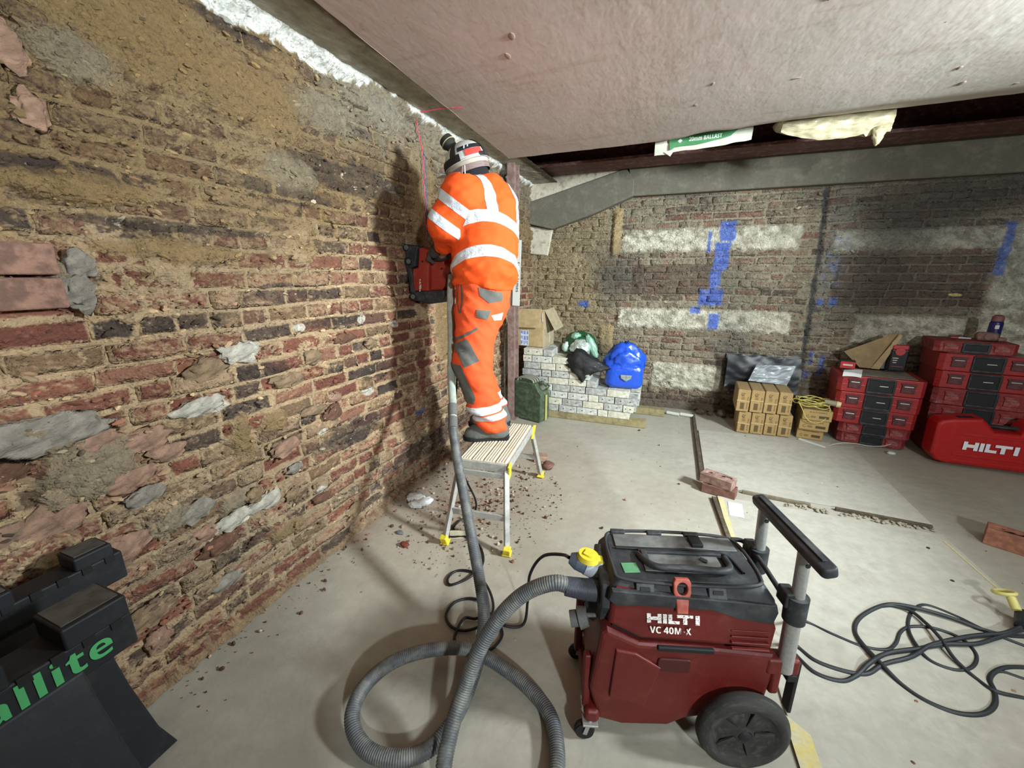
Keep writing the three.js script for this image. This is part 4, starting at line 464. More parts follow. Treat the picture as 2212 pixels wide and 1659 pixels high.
// soft bags: lumps with fold displacement
function bagGeo(rx, ry, rz, seed, fold = 0.08, det = 5, shape) { const q = new THREE.IcosahedronGeometry(1, det); q.deleteAttribute('uv'); q.deleteAttribute('normal'); const g = mergeVertices(q, 1e-4); displace(g, (x, y, z) => { const w = Math.abs(n3(x * 2.2 + seed, y * 2.6, z * 2.2)) * 1.6 + Math.abs(n3(x * 5 + seed, y * 5.5, z * 5)) * 0.7 + Math.abs(n3(x * 11 + seed, y * 11, z * 11)) * 0.3; let k = 1 + fold * (1 - w) * 2; let X = x * k, Y = y * k, Z = z * k; if (shape) [X, Y, Z] = shape(X, Y, Z); return [X * rx, Y * ry, Z * rz]; }); const p = g.attributes.position, u = new Float32Array(p.count * 2); for (let i = 0; i < p.count; i++) { u[2 * i] = p.getX(i) + p.getZ(i) * 0.6; u[2 * i + 1] = p.getY(i) + p.getZ(i) * 0.2; } g.setAttribute('uv', new THREE.BufferAttribute(u, 2)); return g; }
const plastic = (c, r = 0.25, o = {}) => new THREE.MeshPhysicalMaterial({ color: c, roughness: r, clearcoat: 0.5, clearcoatRoughness: 0.25, bumpMap: BUMP3, bumpScale: 0.003, ...o });
const squash = (X, Y, Z) => [X * (Y < 0 ? 1.05 : 1 - 0.35 * Y * Y), Math.max(Y, -0.82), Z];
{ const t = thing('green_plastic_bag', 'crumpled green plastic bag with shiny clear wrapping on top of the block pile', 'bag', [0.76, 0.69, -4.36]);
  part('bag_body', bagGeo(0.17, 0.13, 0.12, 3, 0.1), new THREE.MeshPhysicalMaterial({ color: 0x1d5a34, roughness: 0.2, clearcoat: 0.8, transmission: 0.25, thickness: 0, bumpMap: BUMP3, bumpScale: 0.004 }), t, [0.0, 0.08, 0]);
  part('clear_wrap', bagGeo(0.09, 0.085, 0.06, 8, 0.22, 5), new THREE.MeshPhysicalMaterial({ color: 0xcfe0d8, roughness: 0.12, metalness: 0.5, clearcoat: 0.8, bumpMap: BUMP3, bumpScale: 0.006 }), t, [0.03, 0.05, 0.105]);
  part('pale_fold', bagGeo(0.04, 0.12, 0.03, 5, 0.14, 4), plastic(0x86b09a, 0.4), t, [0.15, 0.08, 0.08], [0, 0, 0.45]); part('pale_fold', bagGeo(0.05, 0.035, 0.04, 6, 0.14, 4), plastic(0x86b09a, 0.4), t, [-0.03, 0.18, 0.07], [0, 0, 0.2]); part('pale_fold', bagGeo(0.035, 0.05, 0.035, 15, 0.2, 4), plastic(0xb9cfc2, 0.25), t, [-0.13, 0.06, 0.09]); }
{ const g = bagGeo(1, 1, 1, 21, 0.17, 6, (X, Y, Z) => [X * (Y < 0 ? 1 + 0.85 * Y : 1) + 0.35 * Y * -0.3 + (X > 0.3 ? (X - 0.3) * 0.45 : 0), Y * (1 - 0.5 * clamp(X)), Z]); g.scale(0.17, 0.155, 0.09); g.computeVertexNormals();
  solo('black_bag', g, new THREE.MeshPhysicalMaterial({ color: 0x17181a, roughness: 0.55, clearcoat: 0.2, bumpMap: BUMP3, bumpScale: 0.003 }), 'limp black bag hanging over the blocks below the green bag', 'bag', [0.86, 0.58, -4.1]); }
{ const t = thing('blue_plastic_bag', 'shiny blue plastic bag of powder standing on the low end of the block pile', 'bag', [1.27, 0.38, -4.22], rad(6));
  part('bag_body', bagGeo(0.185, 0.13, 0.11, 13, 0.075, 6, (X, Y, Z) => [Math.sign(X) * Math.pow(Math.abs(X), 0.45), Math.max(Math.sign(Y) * Math.pow(Math.abs(Y), 0.5), -0.95), Math.sign(Z) * Math.pow(Math.abs(Z), 0.5)]), plastic(0x1f52c8), t, [0, 0.122, 0]);
  part('bag_top', bagGeo(0.175, 0.15, 0.1, 16, 0.2, 6, (X, Y, Z) => [X * (1 - 0.28 * clamp(Y)), Math.max(Y, -0.75), Z]), plastic(0x1f52c8, 0.28), t, [0.0, 0.285, -0.01]);
  const sh2 = canvasTex(128, 96, (c, w, h) => { c.clearRect(0, 0, w, h); c.fillStyle = '#8d958c'; c.beginPath(); c.moveTo(6, 8); c.lineTo(122, 8); c.lineTo(116, 52); c.lineTo(64, 92); c.lineTo(12, 52); c.fill(); c.fillStyle = '#4c5a6a'; c.fillRect(14, 38, 100, 4); c.fillRect(62, 8, 4, 84); });
  part('printed_shield', new THREE.PlaneGeometry(0.12, 0.075), decalMat(sh2), t, [0.02, 0.12, 0.131]); }
// green jerry can beside the column
{ const g0 = MT([52, 74, 52], [150, 152, 130], 0.35, 3, 0.6), gd = MT([150, 152, 134], [96, 106, 88], 0.7, 4, 0.85);
  const t = thing('jerry_can', 'dusty green metal jerry can standing in front of the block pile beside the column', 'jerry can', [0.36, 0, -3.93], rad(-16));
  part('can_body', boxUV(extrude(poly([[-0.17, 0.01], [0.16, 0.01], [0.168, 0.03], [0.168, 0.31], [0.09, 0.415], [0.07, 0.42], [-0.17, 0.42]]), 0.15, 0.012, 3).translate(0, 0, -0.075)), g0, t);
  for (const b of [[[-0.12, 0.05], [-0.07, 0.14]], [[-0.07, 0.14], [0.08, 0.14]], [[0.08, 0.14], [0.13, 0.05]], [[-0.07, 0.14], [-0.13, 0.24]], [[0.08, 0.14], [0.03, 0.24]], [[0.03, 0.24], [0.1, 0.33]], [[-0.13, 0.24], [0.03, 0.24]]]) part('pressed_rib', boxUV(bar([...b[0], 0.0785], [...b[1], 0.0785], 0.01, 0.006, 0.002)), g0, t);
  part('seam', boxUV(bar([0.18, 0.02, 0], [0.18, 0.3, 0], 0.012, 0.03, 0.003)), MT([176, 172, 100], [150, 150, 120], 0.6, 3, 0.7), t);
  for (let i = 0; i < 4; i++) part('handle', tube([[-0.15 + i * 0.01, 0.42, 0.06 - i * 0.04], [-0.13, 0.45, 0.06 - i * 0.04], [0.0, 0.458, 0.06 - i * 0.04], [0.05, 0.44, 0.06 - i * 0.04], [0.06, 0.415, 0.06 - i * 0.04]], 0.011, 40, 8), gd, t);
  part('dusty_shoulder', boxUV(bar([0.095, 0.412, 0], [0.165, 0.32, 0], 0.13, 0.012, 0.004)), gd, t);
  const c = part('cap', rod([0.13, 0.37, 0], [0.165, 0.4, 0], 0.034, 0.03, 18), gd, t); part('cap_lever', boxUV(merge([bar([0.1, 0.43, 0.02], [0.2, 0.4, 0.02], 0.018, 0.01), bar([0.1, 0.43, -0.02], [0.2, 0.4, -0.02], 0.018, 0.01), bar([0.2, 0.4, -0.03], [0.2, 0.36, 0.03], 0.016, 0.012)])), g0, c); }
// steel column by the corner, with a printed strip fixed to it, and a mottled board behind
{ const cm = new THREE.MeshStandardMaterial({ map: mottle([124, 98, 90], [156, 140, 130], 0.8, 3, 256, 0.1, 0.5), roughness: 0.75, bumpMap: BUMP3, bumpScale: 0.002 });
  const t = thing('steel_column', 'dusty red oxide steel column standing near the corner behind the worker', 'column', [0.155, 0, -3.9]);
  part('front_flange', boxUV(rbox(0.075, 2.56, 0.012, 0.003)), cm, t, [0, 1.28, 0.06]); part('web', boxUV(rbox(0.012, 2.56, 0.12, 0.003)), cm, t, [0, 1.28, 0]); part('rear_flange', boxUV(rbox(0.075, 2.56, 0.012, 0.003)), cm, t, [0, 1.28, -0.06]); part('base_plate', boxUV(rbox(0.14, 0.014, 0.18, 0.003)), cm, t, [0, 0.007, 0]);
  const st = canvasTex(1024, 128, (c, w, h) => { c.fillStyle = '#d8dcd4'; c.fillRect(0, 0, w, h); c.fillStyle = '#26302e'; c.font = 'bold 76px sans-serif'; c.fillText('Stefan James', 330, 74); c.font = '30px sans-serif'; c.fillText('www.  020 7   ltd', 380, 116); });
  st.center = new THREE.Vector2(0, 0);
  const gg = new THREE.BoxGeometry(0.62, 0.075, 0.008); gg.rotateZ(-PI / 2);
  solo('printed_strip', gg, new THREE.MeshStandardMaterial({ map: st, roughness: 0.55 }), 'white printed strip with lettering reading downwards on the steel column', 'sign', [0.222, 1.52, -3.826], [0, 0, -0.03]);
  const bm = MT([168, 172, 156], [110, 112, 100], 0.9, 6, 0.9), rm = MT([112, 70, 54], [140, 110, 90], 0.6, 5, 0.9);
  const b = thing('mottled_board', 'pale mottled board with rusty torn edge leaning behind the worker legs', 'board', [0.04, 0, -3.97]); part('board_face', boxUV(extrude(poly([[-0.02, 0], [0.1, 0], [0.1, 1.12], [0.05, 1.08], [0.0, 0.98], [-0.02, 0.7]]), 0.012, 0.002, 1)), bm, b); part('rust_patch', boxUV(extrude(poly([[0.0, 0.36], [0.03, 0.3], [0.05, 0.42], [0.04, 0.5], [0.02, 0.46]]), 0.003, 0.001, 1)), rm, b, [0, 0, 0.012]); }
// white plastic tubes and rubble between the pile and the boxes
for (const [x, r] of [[1.79, 0.25], [1.93, 0.2]]) solo('paper_tube', merge([cyl(0.019, 0.019, 0.13, 18).rotateZ(PI / 2), moved(cyl(0.012, 0.012, 0.132, 14).rotateZ(PI / 2), [0, 0, 0])]), M(0xc9cabf, 0.7), x < 1.85 ? 'short white plastic tube on the floor right of the pile, the left one' : 'short white plastic tube on the floor right of the pile, the right one', 'tube', [x, 0.02, -4.6], [0, -r, 0]);
// brown paper packets, two rows of four
{ const pk = canvasTex(256, 512, (c, w, h) => { c.fillStyle = '#a88a58'; c.fillRect(0, 0, w, h); const r = rng(8); for (let i = 0; i < 700; i++) { c.fillStyle = `rgba(${90 + r() * 60},${70 + r() * 50},${40 + r() * 30},0.12)`; c.fillRect(r() * w, r() * h, 20 + r() * 40, 2 + r() * 5); } c.fillStyle = '#4a3c26'; c.strokeStyle = '#3c3020'; c.lineWidth = 12; c.beginPath(); c.arc(105, 95, 34, 0.6, 5.2); c.stroke(); c.beginPath(); c.moveTo(80, 130); c.lineTo(150, 60); c.stroke(); c.fillStyle = 'rgba(70,56,34,0.75)'; for (let i = 0; i < 5; i++) c.fillRect(70 + (i % 2) * 14, 150 + i * 16, 76, 8); c.fillRect(70, 300, 90, 165); for (let i = 0; i < 22; i++) c.fillRect(206, 150 + i * 14, 18 + r() * 14, 8); });
  const pm = new THREE.MeshStandardMaterial({ map: pk, roughness: 0.7, bumpMap: BUMP1, bumpScale: 0.002 }), ps = MT([150, 122, 80], [176, 152, 108], 0.6, 3, 0.75), film = new THREE.MeshPhysicalMaterial({ color: 0xb89e6c, roughness: 0.2, clearcoat: 0.8 });
  const c = Math.cos(rad(4)), s = Math.sin(rad(4)), pos = ['leftmost', 'second from the left', 'third from the left', 'rightmost'];
  for (let j = 0; j < 2; j++) for (let i = 0; i < 4; i++) { const x = 2.4 + i * 0.1165 - j * 0.035 + 0.03, t = thing('paper_packet', `brown printed packet in the ${j ? 'upper' : 'lower'} row by the wall, ${pos[i]}`, 'packet', [x, j * 0.222, -4.29 - i * 0.008 + j * 0.015], rad(-3), 'brown packets by the rear wall');
    part('packet_body', boxUV(displace(rbox(0.112, 0.22, 0.36, 0.014, 3), (x, y, z) => [x + 0.003 * n3(y * 14, z * 9, i + j * 5), y + 0.11, z - 0.18 + 0.004 * n3(x * 20, y * 20, i * 3 + j)]), 2), ps, t); part('printed_front', displace(new THREE.PlaneGeometry(0.1, 0.205, 6, 10), (x, y, z) => [x, y, z + 0.0035 * n3(x * 26, y * 22, i * 3 + j)]), pm, t, [0, 0.11, 0.0035]); part('tape_band', boxUV(rbox(0.108, 0.012, 0.004, 0.001)), film, t, [0, 0.1 + 0.01 * ((i * 7 + j) % 3), 0.0045], [0, 0, 0.05 * ((i % 3) - 1)]); }
  // three flat cartons with the yellow cable
  const bx = canvasTex(512, 256, (c, w, h) => { c.fillStyle = '#a98d58'; c.fillRect(0, 0, w, h); const r = rng(9); c.fillStyle = '#3f3420'; c.font = 'bold 44px sans-serif'; c.fillText('BLACK NIMBLE', 110, 60); c.lineWidth = 9; c.strokeStyle = '#3f3420'; c.beginPath(); c.arc(90, 165, 30, 0.3, 5.4); c.stroke(); for (let i = 0; i < 3; i++) c.fillRect(140, 145 + i * 18, 90, 9); c.fillStyle = 'rgba(60,48,28,0.8)'; c.fillRect(290, 130, 180, 70); });
  const bm = new THREE.MeshStandardMaterial({ map: bx, roughness: 0.75 }), bl = ['bottom', 'middle', 'top'];
  for (let i = 0; i < 3; i++) { const t = thing('flat_carton', `flat brown carton right of the packets, the ${bl[i]} of three`, 'carton', [2.995 + i * 0.008, i * 0.101, -4.32 + i * 0.012 - (i ? 0 : 0.02)], rad(-9 + i * 2), 'flat cartons under the yellow cable'); part('carton_body', boxUV(rbox(0.225 - (i ? 0 : 0.02), 0.1, 0.3, 0.004).translate(0, 0.05, -0.15)), ps, t); part('printed_front', new THREE.PlaneGeometry(0.215 - (i ? 0 : 0.02), 0.092), bm, t, [0, 0.05, 0.0008]); } }
{ const t = thing('yellow_cable', 'coil of thin yellow cable with a cream plug lying on the flat cartons', 'cable', [2.98, 0.31, -4.4]);
  const p = []; for (let i = 0; i <= 90; i++) { const a = i / 15 * PI * 2, r = 0.1 + 0.012 * Math.sin(i * 0.7); p.push([Math.cos(a) * r * 1.25 + 0.015 * Math.sin(i * 0.31), 0.012 + i * 0.0007 + 0.008 * Math.sin(a * 2 + i), Math.sin(a) * r * 0.95]); }
  part('coil', tube(p, 0.0042, 600, 6), MT([204, 190, 104], [160, 146, 84], 0.6, 3, 0.6), t);
  part('hanging_loop', tube([[-0.12, 0.03, 0.02], [-0.13, 0.05, 0.1], [-0.1, 0.0, 0.125], [-0.06, -0.08, 0.125], [0.0, -0.125, 0.12], [0.07, -0.11, 0.11], [0.11, -0.04, 0.105], [0.115, 0.02, 0.1], [0.08, 0.045, 0.0]], 0.0042, 120, 6), MT([204, 190, 104], [160, 146, 84], 0.6, 3, 0.6), t);
  const q = part('cable_plug', rod([0.08, 0.07, 0.05], [0.17, 0.062, 0.075], 0.022, 0.027, 18), MT([150, 142, 116], [120, 112, 92], 0.5, 3, 0.6), t); part('plug_ring', rod([0.165, 0.062, 0.074], [0.195, 0.06, 0.082], 0.03, 0.028, 18), MT([214, 200, 150], [190, 180, 140], 0.5, 3, 0.5), q); }
// black sheet behind the packets with a clear sleeve
{ const g = gridGeo(36, 22, (a, b) => { const x = (a - 0.5) * 0.66, y = b * 0.36; return [x, y + 0.02 * n3(a * 4, 1) + (b > 0.9 ? 0.02 * n3(a * 9, 4) : 0), 0.05 * n3(a * 2, b * 1.5, 5) + 0.007 * n3(a * 9, b * 7, 2) + 0.02 * Math.abs(n3(a * 3 + b * 3, b * 2, 9)) - b * 0.05]; });
  const bk = new THREE.MeshPhysicalMaterial({ color: 0x121519, roughness: 0.5, clearcoat: 0.25, clearcoatRoughness: 0.4, side: THREE.DoubleSide }); const gb = g.clone(); gb.scale(-1, 1, 1); gb.translate(0, 0, -0.12); gb.computeVertexNormals();
  const t = thing('black_plastic_sack', 'black plastic sack slumped against the rear wall behind the brown packets', 'sack', [2.6, 0.33, -4.7]); part('sack_wall', g, bk, t); part('sack_wall', gb, bk, t);
  const cs = new THREE.MeshPhysicalMaterial({ color: 0x9aa2a6, roughness: 0.35, clearcoat: 0.7, transmission: 0.35, thickness: 0, side: THREE.DoubleSide }); const sl = gridGeo(20, 14, (a, b) => [(a - 0.5) * 0.34 + (b - 0.5) * 0.05, b * 0.17 + 0.03 * a * b, 0.02 * Math.abs(n3(a * 4, b * 4, 2)) + 0.006 * n3(a * 10, b * 10, 3)]);
  const s = solo('clear_sleeve', sl, cs, 'crumpled clear plastic sleeve lying against the black sack above the packets', 'sleeve', [2.66, 0.452, -4.6], [-0.25, 0, -0.05]); s.name = s.name; }
// ---------- tool cases ----------
const redC = new THREE.MeshStandardMaterial({ map: mottle([150, 34, 34], [170, 84, 80], 0.45, 3, 256, 0.35, 0.45), roughness: 0.42, bumpMap: BUMP3, bumpScale: 0.0006 });
const redD = new THREE.MeshStandardMaterial({ map: mottle([128, 36, 36], [168, 128, 122], 0.7, 3, 256, 0.2, 0.45), roughness: 0.7 });
const blkC = MT([30, 33, 35], [80, 84, 84], 0.4, 3, 0.5), silC = M(0xd8d8d4, 0.3, { metalness: 0.6 }), dustT = MT([134, 128, 116], [96, 80, 76], 0.7, 3, 0.9);
function toolCase(label, group, pos, ry, w, h, d, dusty) {
  const R = dusty ? redD : redC, t = thing('tool_case', label, 'case', pos, ry, group);
  const f = 0.03; // chamfered front corners
  const prof = (g) => poly([[-w / 2 + g, 0 - g], [-w / 2 + f + g, 0.0 - g], [w / 2 - f - g, 0 - g], [w / 2 - g, -f - g], [w / 2 - g, -d + g], [-w / 2 + g, -d + g], [-w / 2 + g, -f - g]]);
  const sl = (y, hh, g) => extrude(poly([[-w / 2 + f + g, -g], [w / 2 - f - g, -g], [w / 2 - g, -f - g], [w / 2 - g, -d + g], [-w / 2 + g, -d + g], [-w / 2 + g, -f - g]]), hh, 0.006, 2).rotateX(-PI / 2).scale(1, 1, -1).translate(0, y, 0);
  const fix = g => { const p = g.attributes.position; for (let i = 0; i < p.count; i += 3) { const a = [p.getX(i), p.getY(i), p.getZ(i)]; p.setXYZ(i, p.getX(i + 1), p.getY(i + 1), p.getZ(i + 1)); p.setXYZ(i + 1, ...a); } g.computeVertexNormals(); return boxUV(g); };
  part('case_base', fix(sl(0.008, h * 0.5 - 0.012, 0)), R, t); part('case_lid', fix(sl(h * 0.5 + 0.004, h * 0.5 - 0.012, 0)), R, t);
  part('seam_gasket', fix(sl(h * 0.5 - 0.006, 0.012, 0.008)), dkV, t);
  part('lid_top', boxUV(rbox(w - 0.1, 0.008, d - 0.1, 0.003)), dusty ? redD : dustT, t, [0, h - 0.003, -d / 2]);
  const c = part('centre_panel', boxUV(merge([rbox(w * 0.3, 0.016, 0.02, 0.004).translate(0, h - 0.014, 0.004), rbox(w * 0.3, 0.02, 0.022, 0.004).translate(0, 0.016, 0.006), rbox(0.016, h - 0.02, 0.018, 0.004).translate(-w * 0.15, h / 2, 0.004), rbox(0.016, h - 0.02, 0.018, 0.004).translate(w * 0.15, h / 2, 0.004)])), blkC, t); part('recess', boxUV(rbox(w * 0.29, h - 0.03, 0.006, 0.002)), dkV, c, [0, h / 2, 0.004]); if (!dusty) part('printed_mark', boxUV(rbox(w * 0.1, 0.007, 0.002, 0.0006)), silC, c, [0.02, h * 0.52, 0.0078]);
  for (const s of [-1, 1]) { const l = part('latch', boxUV(merge([rbox(0.085, h * 0.5, 0.012, 0.003), rbox(0.1, 0.012, 0.014, 0.003).translate(0, h * 0.26, 0)])), dusty ? redD : MT([74, 34, 34], [120, 80, 78], 0.5, 3, 0.6), t, [s * w * 0.3, h * 0.52, 0.007]); part('latch_bar', boxUV(rbox(0.06, 0.007, 0.006, 0.002)), dusty ? dustT : silC, l, [0, h * 0.12, 0.008]); }
  return t;
}
const ord = ['lowest', 'second lowest', 'middle', 'second from the top', 'top'];
{ const g = 'red tool cases in the left stack'; let y = 0.006; [[0.48, 0.1, 1, -0.08], [0.5, 0.105, 1, -0.05], [0.565, 0.146, 0, -0.02], [0.575, 0.146, 0, -0.005], [0.585, 0.148, 0, 0.0]].forEach(([w, h, dst, dz], i) => { toolCase(`red tool case in the left stack, the ${ord[i]}`, g, [3.43 + (i < 2 ? 0.03 : 0) - i * 0.006, y, -4.27 + dz], rad(-8), w, h, 0.42, dst); y += h; }); }
{ const g = 'red tool cases in the right stack', o2 = ['lowest', 'second lowest', 'third from the floor', 'middle', 'third from the top', 'second from the top']; for (let i = 0; i < 6; i++) toolCase(`red tool case in the right stack by the carry case, ${o2[i]}`, g, [4.13 - i * 0.012, 0.006 + i * 0.146, -4.35 + i * 0.004], rad(-9 + (i % 3)), 0.57, 0.146, 0.4, i === 2 || i === 3); toolCase('slim dusty red tool case on top of the right stack', g, [3.99, 0.884, -4.37], rad(-10), 0.48, 0.095, 0.36, 1); }
// big upright carry case with raised lettering
{ const t = thing('carry_case', 'large glossy red carry case with white lettering standing upright before the right stack', 'case', [3.86, 0, -4.08], rad(-2));
  const rg = new THREE.MeshStandardMaterial({ map: mottle([172, 26, 26], [176, 60, 56], 0.35, 2, 256, 0.3, 0.5), roughness: 0.38, bumpMap: BUMP3, bumpScale: 0.0005 });
  const s = poly([[0.0, 0.0], [0.62, 0.0], [0.65, 0.04], [0.65, 0.34], [0.62, 0.4], [0.44, 0.4], [0.41, 0.38], [0.38, 0.3], [0.24, 0.3], [0.19, 0.36], [0.15, 0.4], [0.0, 0.38], [-0.08, 0.36], [-0.105, 0.33], [-0.1, 0.07], [-0.06, 0.015]]);
  part('case_shell', boxUV(extrude(s, 0.13, 0.022, 4).translate(0, 0.022, -0.16)), rg, t);
  for (const y of [0.06, 0.11, 0.285]) part('moulded_rib', boxUV(rbox(0.56, 0.022, 0.012, 0.005)), rg, t, [0.3, y, -0.009]);
  for (const x of [0.07, 0.52]) part('handle_slot', boxUV(rbox(0.1, 0.016, 0.05, 0.004)), dkV, t, [x, 0.405, -0.07], [0, 0, x < 0.3 ? 0.1 : 0]);
  part('handle', boxUV(merge([rod([0.2, 0.35, -0.09], [0.42, 0.35, -0.09], 0.016, 0.016, 16)])), blkC, t);
  const lg = canvasTex(1024, 230, (c, w, h) => { c.clearRect(0, 0, w, h); c.fillStyle = '#e6e8ee'; drawLogo(c, 20, 15, 985, 200); }); part('lettering', new THREE.PlaneGeometry(0.335, 0.08), decalMat(lg, 0.4), t, [0.232, 0.195, 0.0015]); }
// small things on the stacks
{ const t = thing('small_red_box', 'small red carton with white print on the left case stack', 'carton', [3.24, 0.665, -4.56], rad(-14)); part('carton_body', boxUV(rbox(0.11, 0.075, 0.1, 0.004).translate(0, 0.038, 0)), M(0x2a1a18, 0.6), t); part('red_front', boxUV(rbox(0.108, 0.06, 0.003, 0.001)), M(0xb82a28, 0.45), t, [0, 0.038, 0.051]); part('print', boxUV(rbox(0.07, 0.014, 0.002, 0.0006)), whtM, t, [0, 0.04, 0.0527]); }
{ const g = gridGeo(16, 16, (a, b) => [(a - 0.5) * 0.13 + b * 0.05, 0.008 + 0.006 * Math.sin(a * 3 + b * 5) + (b < 0.12 ? -(0.12 - b) * 0.25 : 0), 0.09 - b * 0.2]); solo('paper_sheet', g, M(0xd6d8d2, 0.8, { side: THREE.DoubleSide }), 'folded white paper draped over the front of the left case stack', 'paper', [3.2, 0.665, -4.36], [0, -0.1, 0]); }
{ const t = thing('cardboard_sheet', 'brown folded cardboard sheet standing on end on the left case stack', 'cardboard', [3.44, 0.668, -4.62], rad(-8)); part('panel', boxUV(extrude(poly([[-0.22, 0.14], [-0.08, 0.0], [0.0, 0.0], [0.14, 0.33], [0.12, 0.34]]), 0.004, 0.001, 1)), MT([140, 116, 82], [164, 140, 104], 0.6, 2, 0.85), t); part('folded_panel', boxUV(extrude(poly([[0.0, 0.0], [0.06, 0.0], [0.16, 0.32], [0.14, 0.335]]), 0.004, 0.001, 1)), MT([176, 152, 114], [150, 128, 94], 0.5, 2, 0.85), t, [0, 0, 0.006], [0, -0.25, 0]); }
{ const t = thing('black_canister', 'black canister with a red cap and white print on the left case stack', 'canister', [3.6, 0.668, -4.58], rad(-6)); part('canister_body', boxUV(displace(rbox(0.125, 0.2, 0.08, 0.012, 3).translate(0, 0.1, 0), (x, y, z) => [x * (1 - y * 0.2), y, z])), M(0x15161a, 0.35), t); part('cap', merge([rbox(0.11, 0.04, 0.07, 0.01).translate(0, 0.215, 0), moved(cyl(0.034, 0.034, 0.014, 20).rotateX(PI / 2), [-0.005, 0.18, 0.044])]), M(0xb03034, 0.45), t); for (let i = 0; i < 3; i++) part('print', boxUV(rbox(0.04 - i * 0.008, 0.007, 0.002, 0.0006)), whtM, t, [-0.025, 0.12 - i * 0.02, 0.041]); part('red_line', boxUV(rbox(0.08, 0.004, 0.002, 0.0006)), M(0xc04048, 0.5), t, [0, 0.045, 0.041]); }
{ const t = thing('grey_canister', 'narrow grey canister half hidden between cardboard and black canister on the stack', 'canister', [3.515, 0.668, -4.65]); part('canister_body', boxUV(rbox(0.07, 0.22, 0.07, 0.01).translate(0, 0.11, 0)), MT([96, 98, 96], [140, 140, 134], 0.5, 2, 0.5), t); part('cap', rod([0, 0.22, 0], [0, 0.245, 0], 0.018), M(0x8a8c88, 0.5), t); }
{ const t = thing('blue_spray_bottle', 'dark blue bottle with a dull red cap on the right case stack', 'bottle', [4.16, 0.985, -4.54]); part('bottle_body', new THREE.LatheGeometry([[0.0, 0], [0.036, 0.002], [0.04, 0.01], [0.04, 0.14], [0.034, 0.155], [0.0, 0.156]].map(p => new THREE.Vector2(...p)), 28), M(0x1c1c5c, 0.35), t); part('cap', new THREE.LatheGeometry([[0.034, 0.152], [0.036, 0.16], [0.034, 0.19], [0.02, 0.205], [0, 0.207]].map(p => new THREE.Vector2(...p)), 28), MT([120, 70, 70], [150, 110, 104], 0.5, 3, 0.6), t); part('printed_mark', boxUV(rbox(0.024, 0.03, 0.003, 0.001)), whtM, t, [-0.012, 0.11, 0.0395], [0, -0.3, 0]); part('printed_mark', boxUV(rbox(0.016, 0.01, 0.003, 0.001)), whtM, t, [-0.01, 0.055, 0.0395], [0, -0.3, 0]); }
{ const gm = MT([112, 76, 68], [146, 126, 114], 0.7, 4, 0.8); const t = thing('tape_measure', 'dusty reddish brown tape measure lying on the top slim case of the right stack', 'tape measure', [4.08, 0.985, -4.46], rad(-10)); part('tape_body', boxUV(rbox(0.13, 0.07, 0.07, 0.026, 4).translate(0, 0.036, 0)), gm, t); part('side_disc', cyl(0.026, 0.026, 0.012, 22).rotateX(PI / 2), gm, t, [0.0, 0.038, 0.036]); part('clip', boxUV(merge([rbox(0.05, 0.03, 0.05, 0.01).translate(0.085, 0.02, 0.0)])), gm, t); }
{ const t = thing('red_lighter', 'small red and clear pen lying on the top slim case of the right stack', 'pen', [3.94, 0.99, -4.49], rad(-12)); part('red_end', rod([-0.06, 0.008, 0], [-0.015, 0.008, 0], 0.012, 0.012, 14), M(0x8e2226, 0.4), t); part('clear_end', rod([-0.015, 0.008, 0], [0.06, 0.007, 0], 0.008, 0.006, 12), new THREE.MeshPhysicalMaterial({ color: 0xd8d8d8, roughness: 0.15, metalness: 0.3, clearcoat: 0.6 }), t); }
// offcuts and wires on the floor before the stacks
solo('plastic_strip', boxUV(bar([2.9, 0.012, -4.285], [3.07, 0.006, -4.14], 0.012, 0.02, 0.002)), M(0xc4c6bc, 0.6), 'white plastic strip lying on the floor before the flat cartons', 'strip');
solo('plastic_strip', boxUV(bar([2.93, 0.005, -4.12], [2.94, 0.004, -3.94], 0.02, 0.008, 0.002)), M(0xaeb0a6, 0.6), 'short grey white strip on the open floor in front of the cartons', 'strip');
cable('white_wire', [[3.12, 0.006, -4.22], [3.2, 0.05, -4.2], [3.3, 0.06, -4.2], [3.4, 0.05, -4.21], [3.5, 0.06, -4.22], [3.56, 0.08, -4.24]], 0.003, M(0xcfc8be, 0.6), 'thin white wire arching in front of the lowest red cases', 60, 'wire');
solo('paper_scrap', lump(0.03, 0.014, 0.022, 4, 2), M(0xd2d4cc, 0.8), 'small white crumpled scrap on the floor before the left case stack', 'scrap', [3.56, 0.012, -4.2]);
solo('paper_scrap', boxUV(rbox(0.06, 0.006, 0.022, 0.002)), M(0xc4bcae, 0.8), 'pale sliver lying against the lowest case of the left stack', 'scrap', [3.28, 0.006, -4.24], [0, 0.4, 0]);
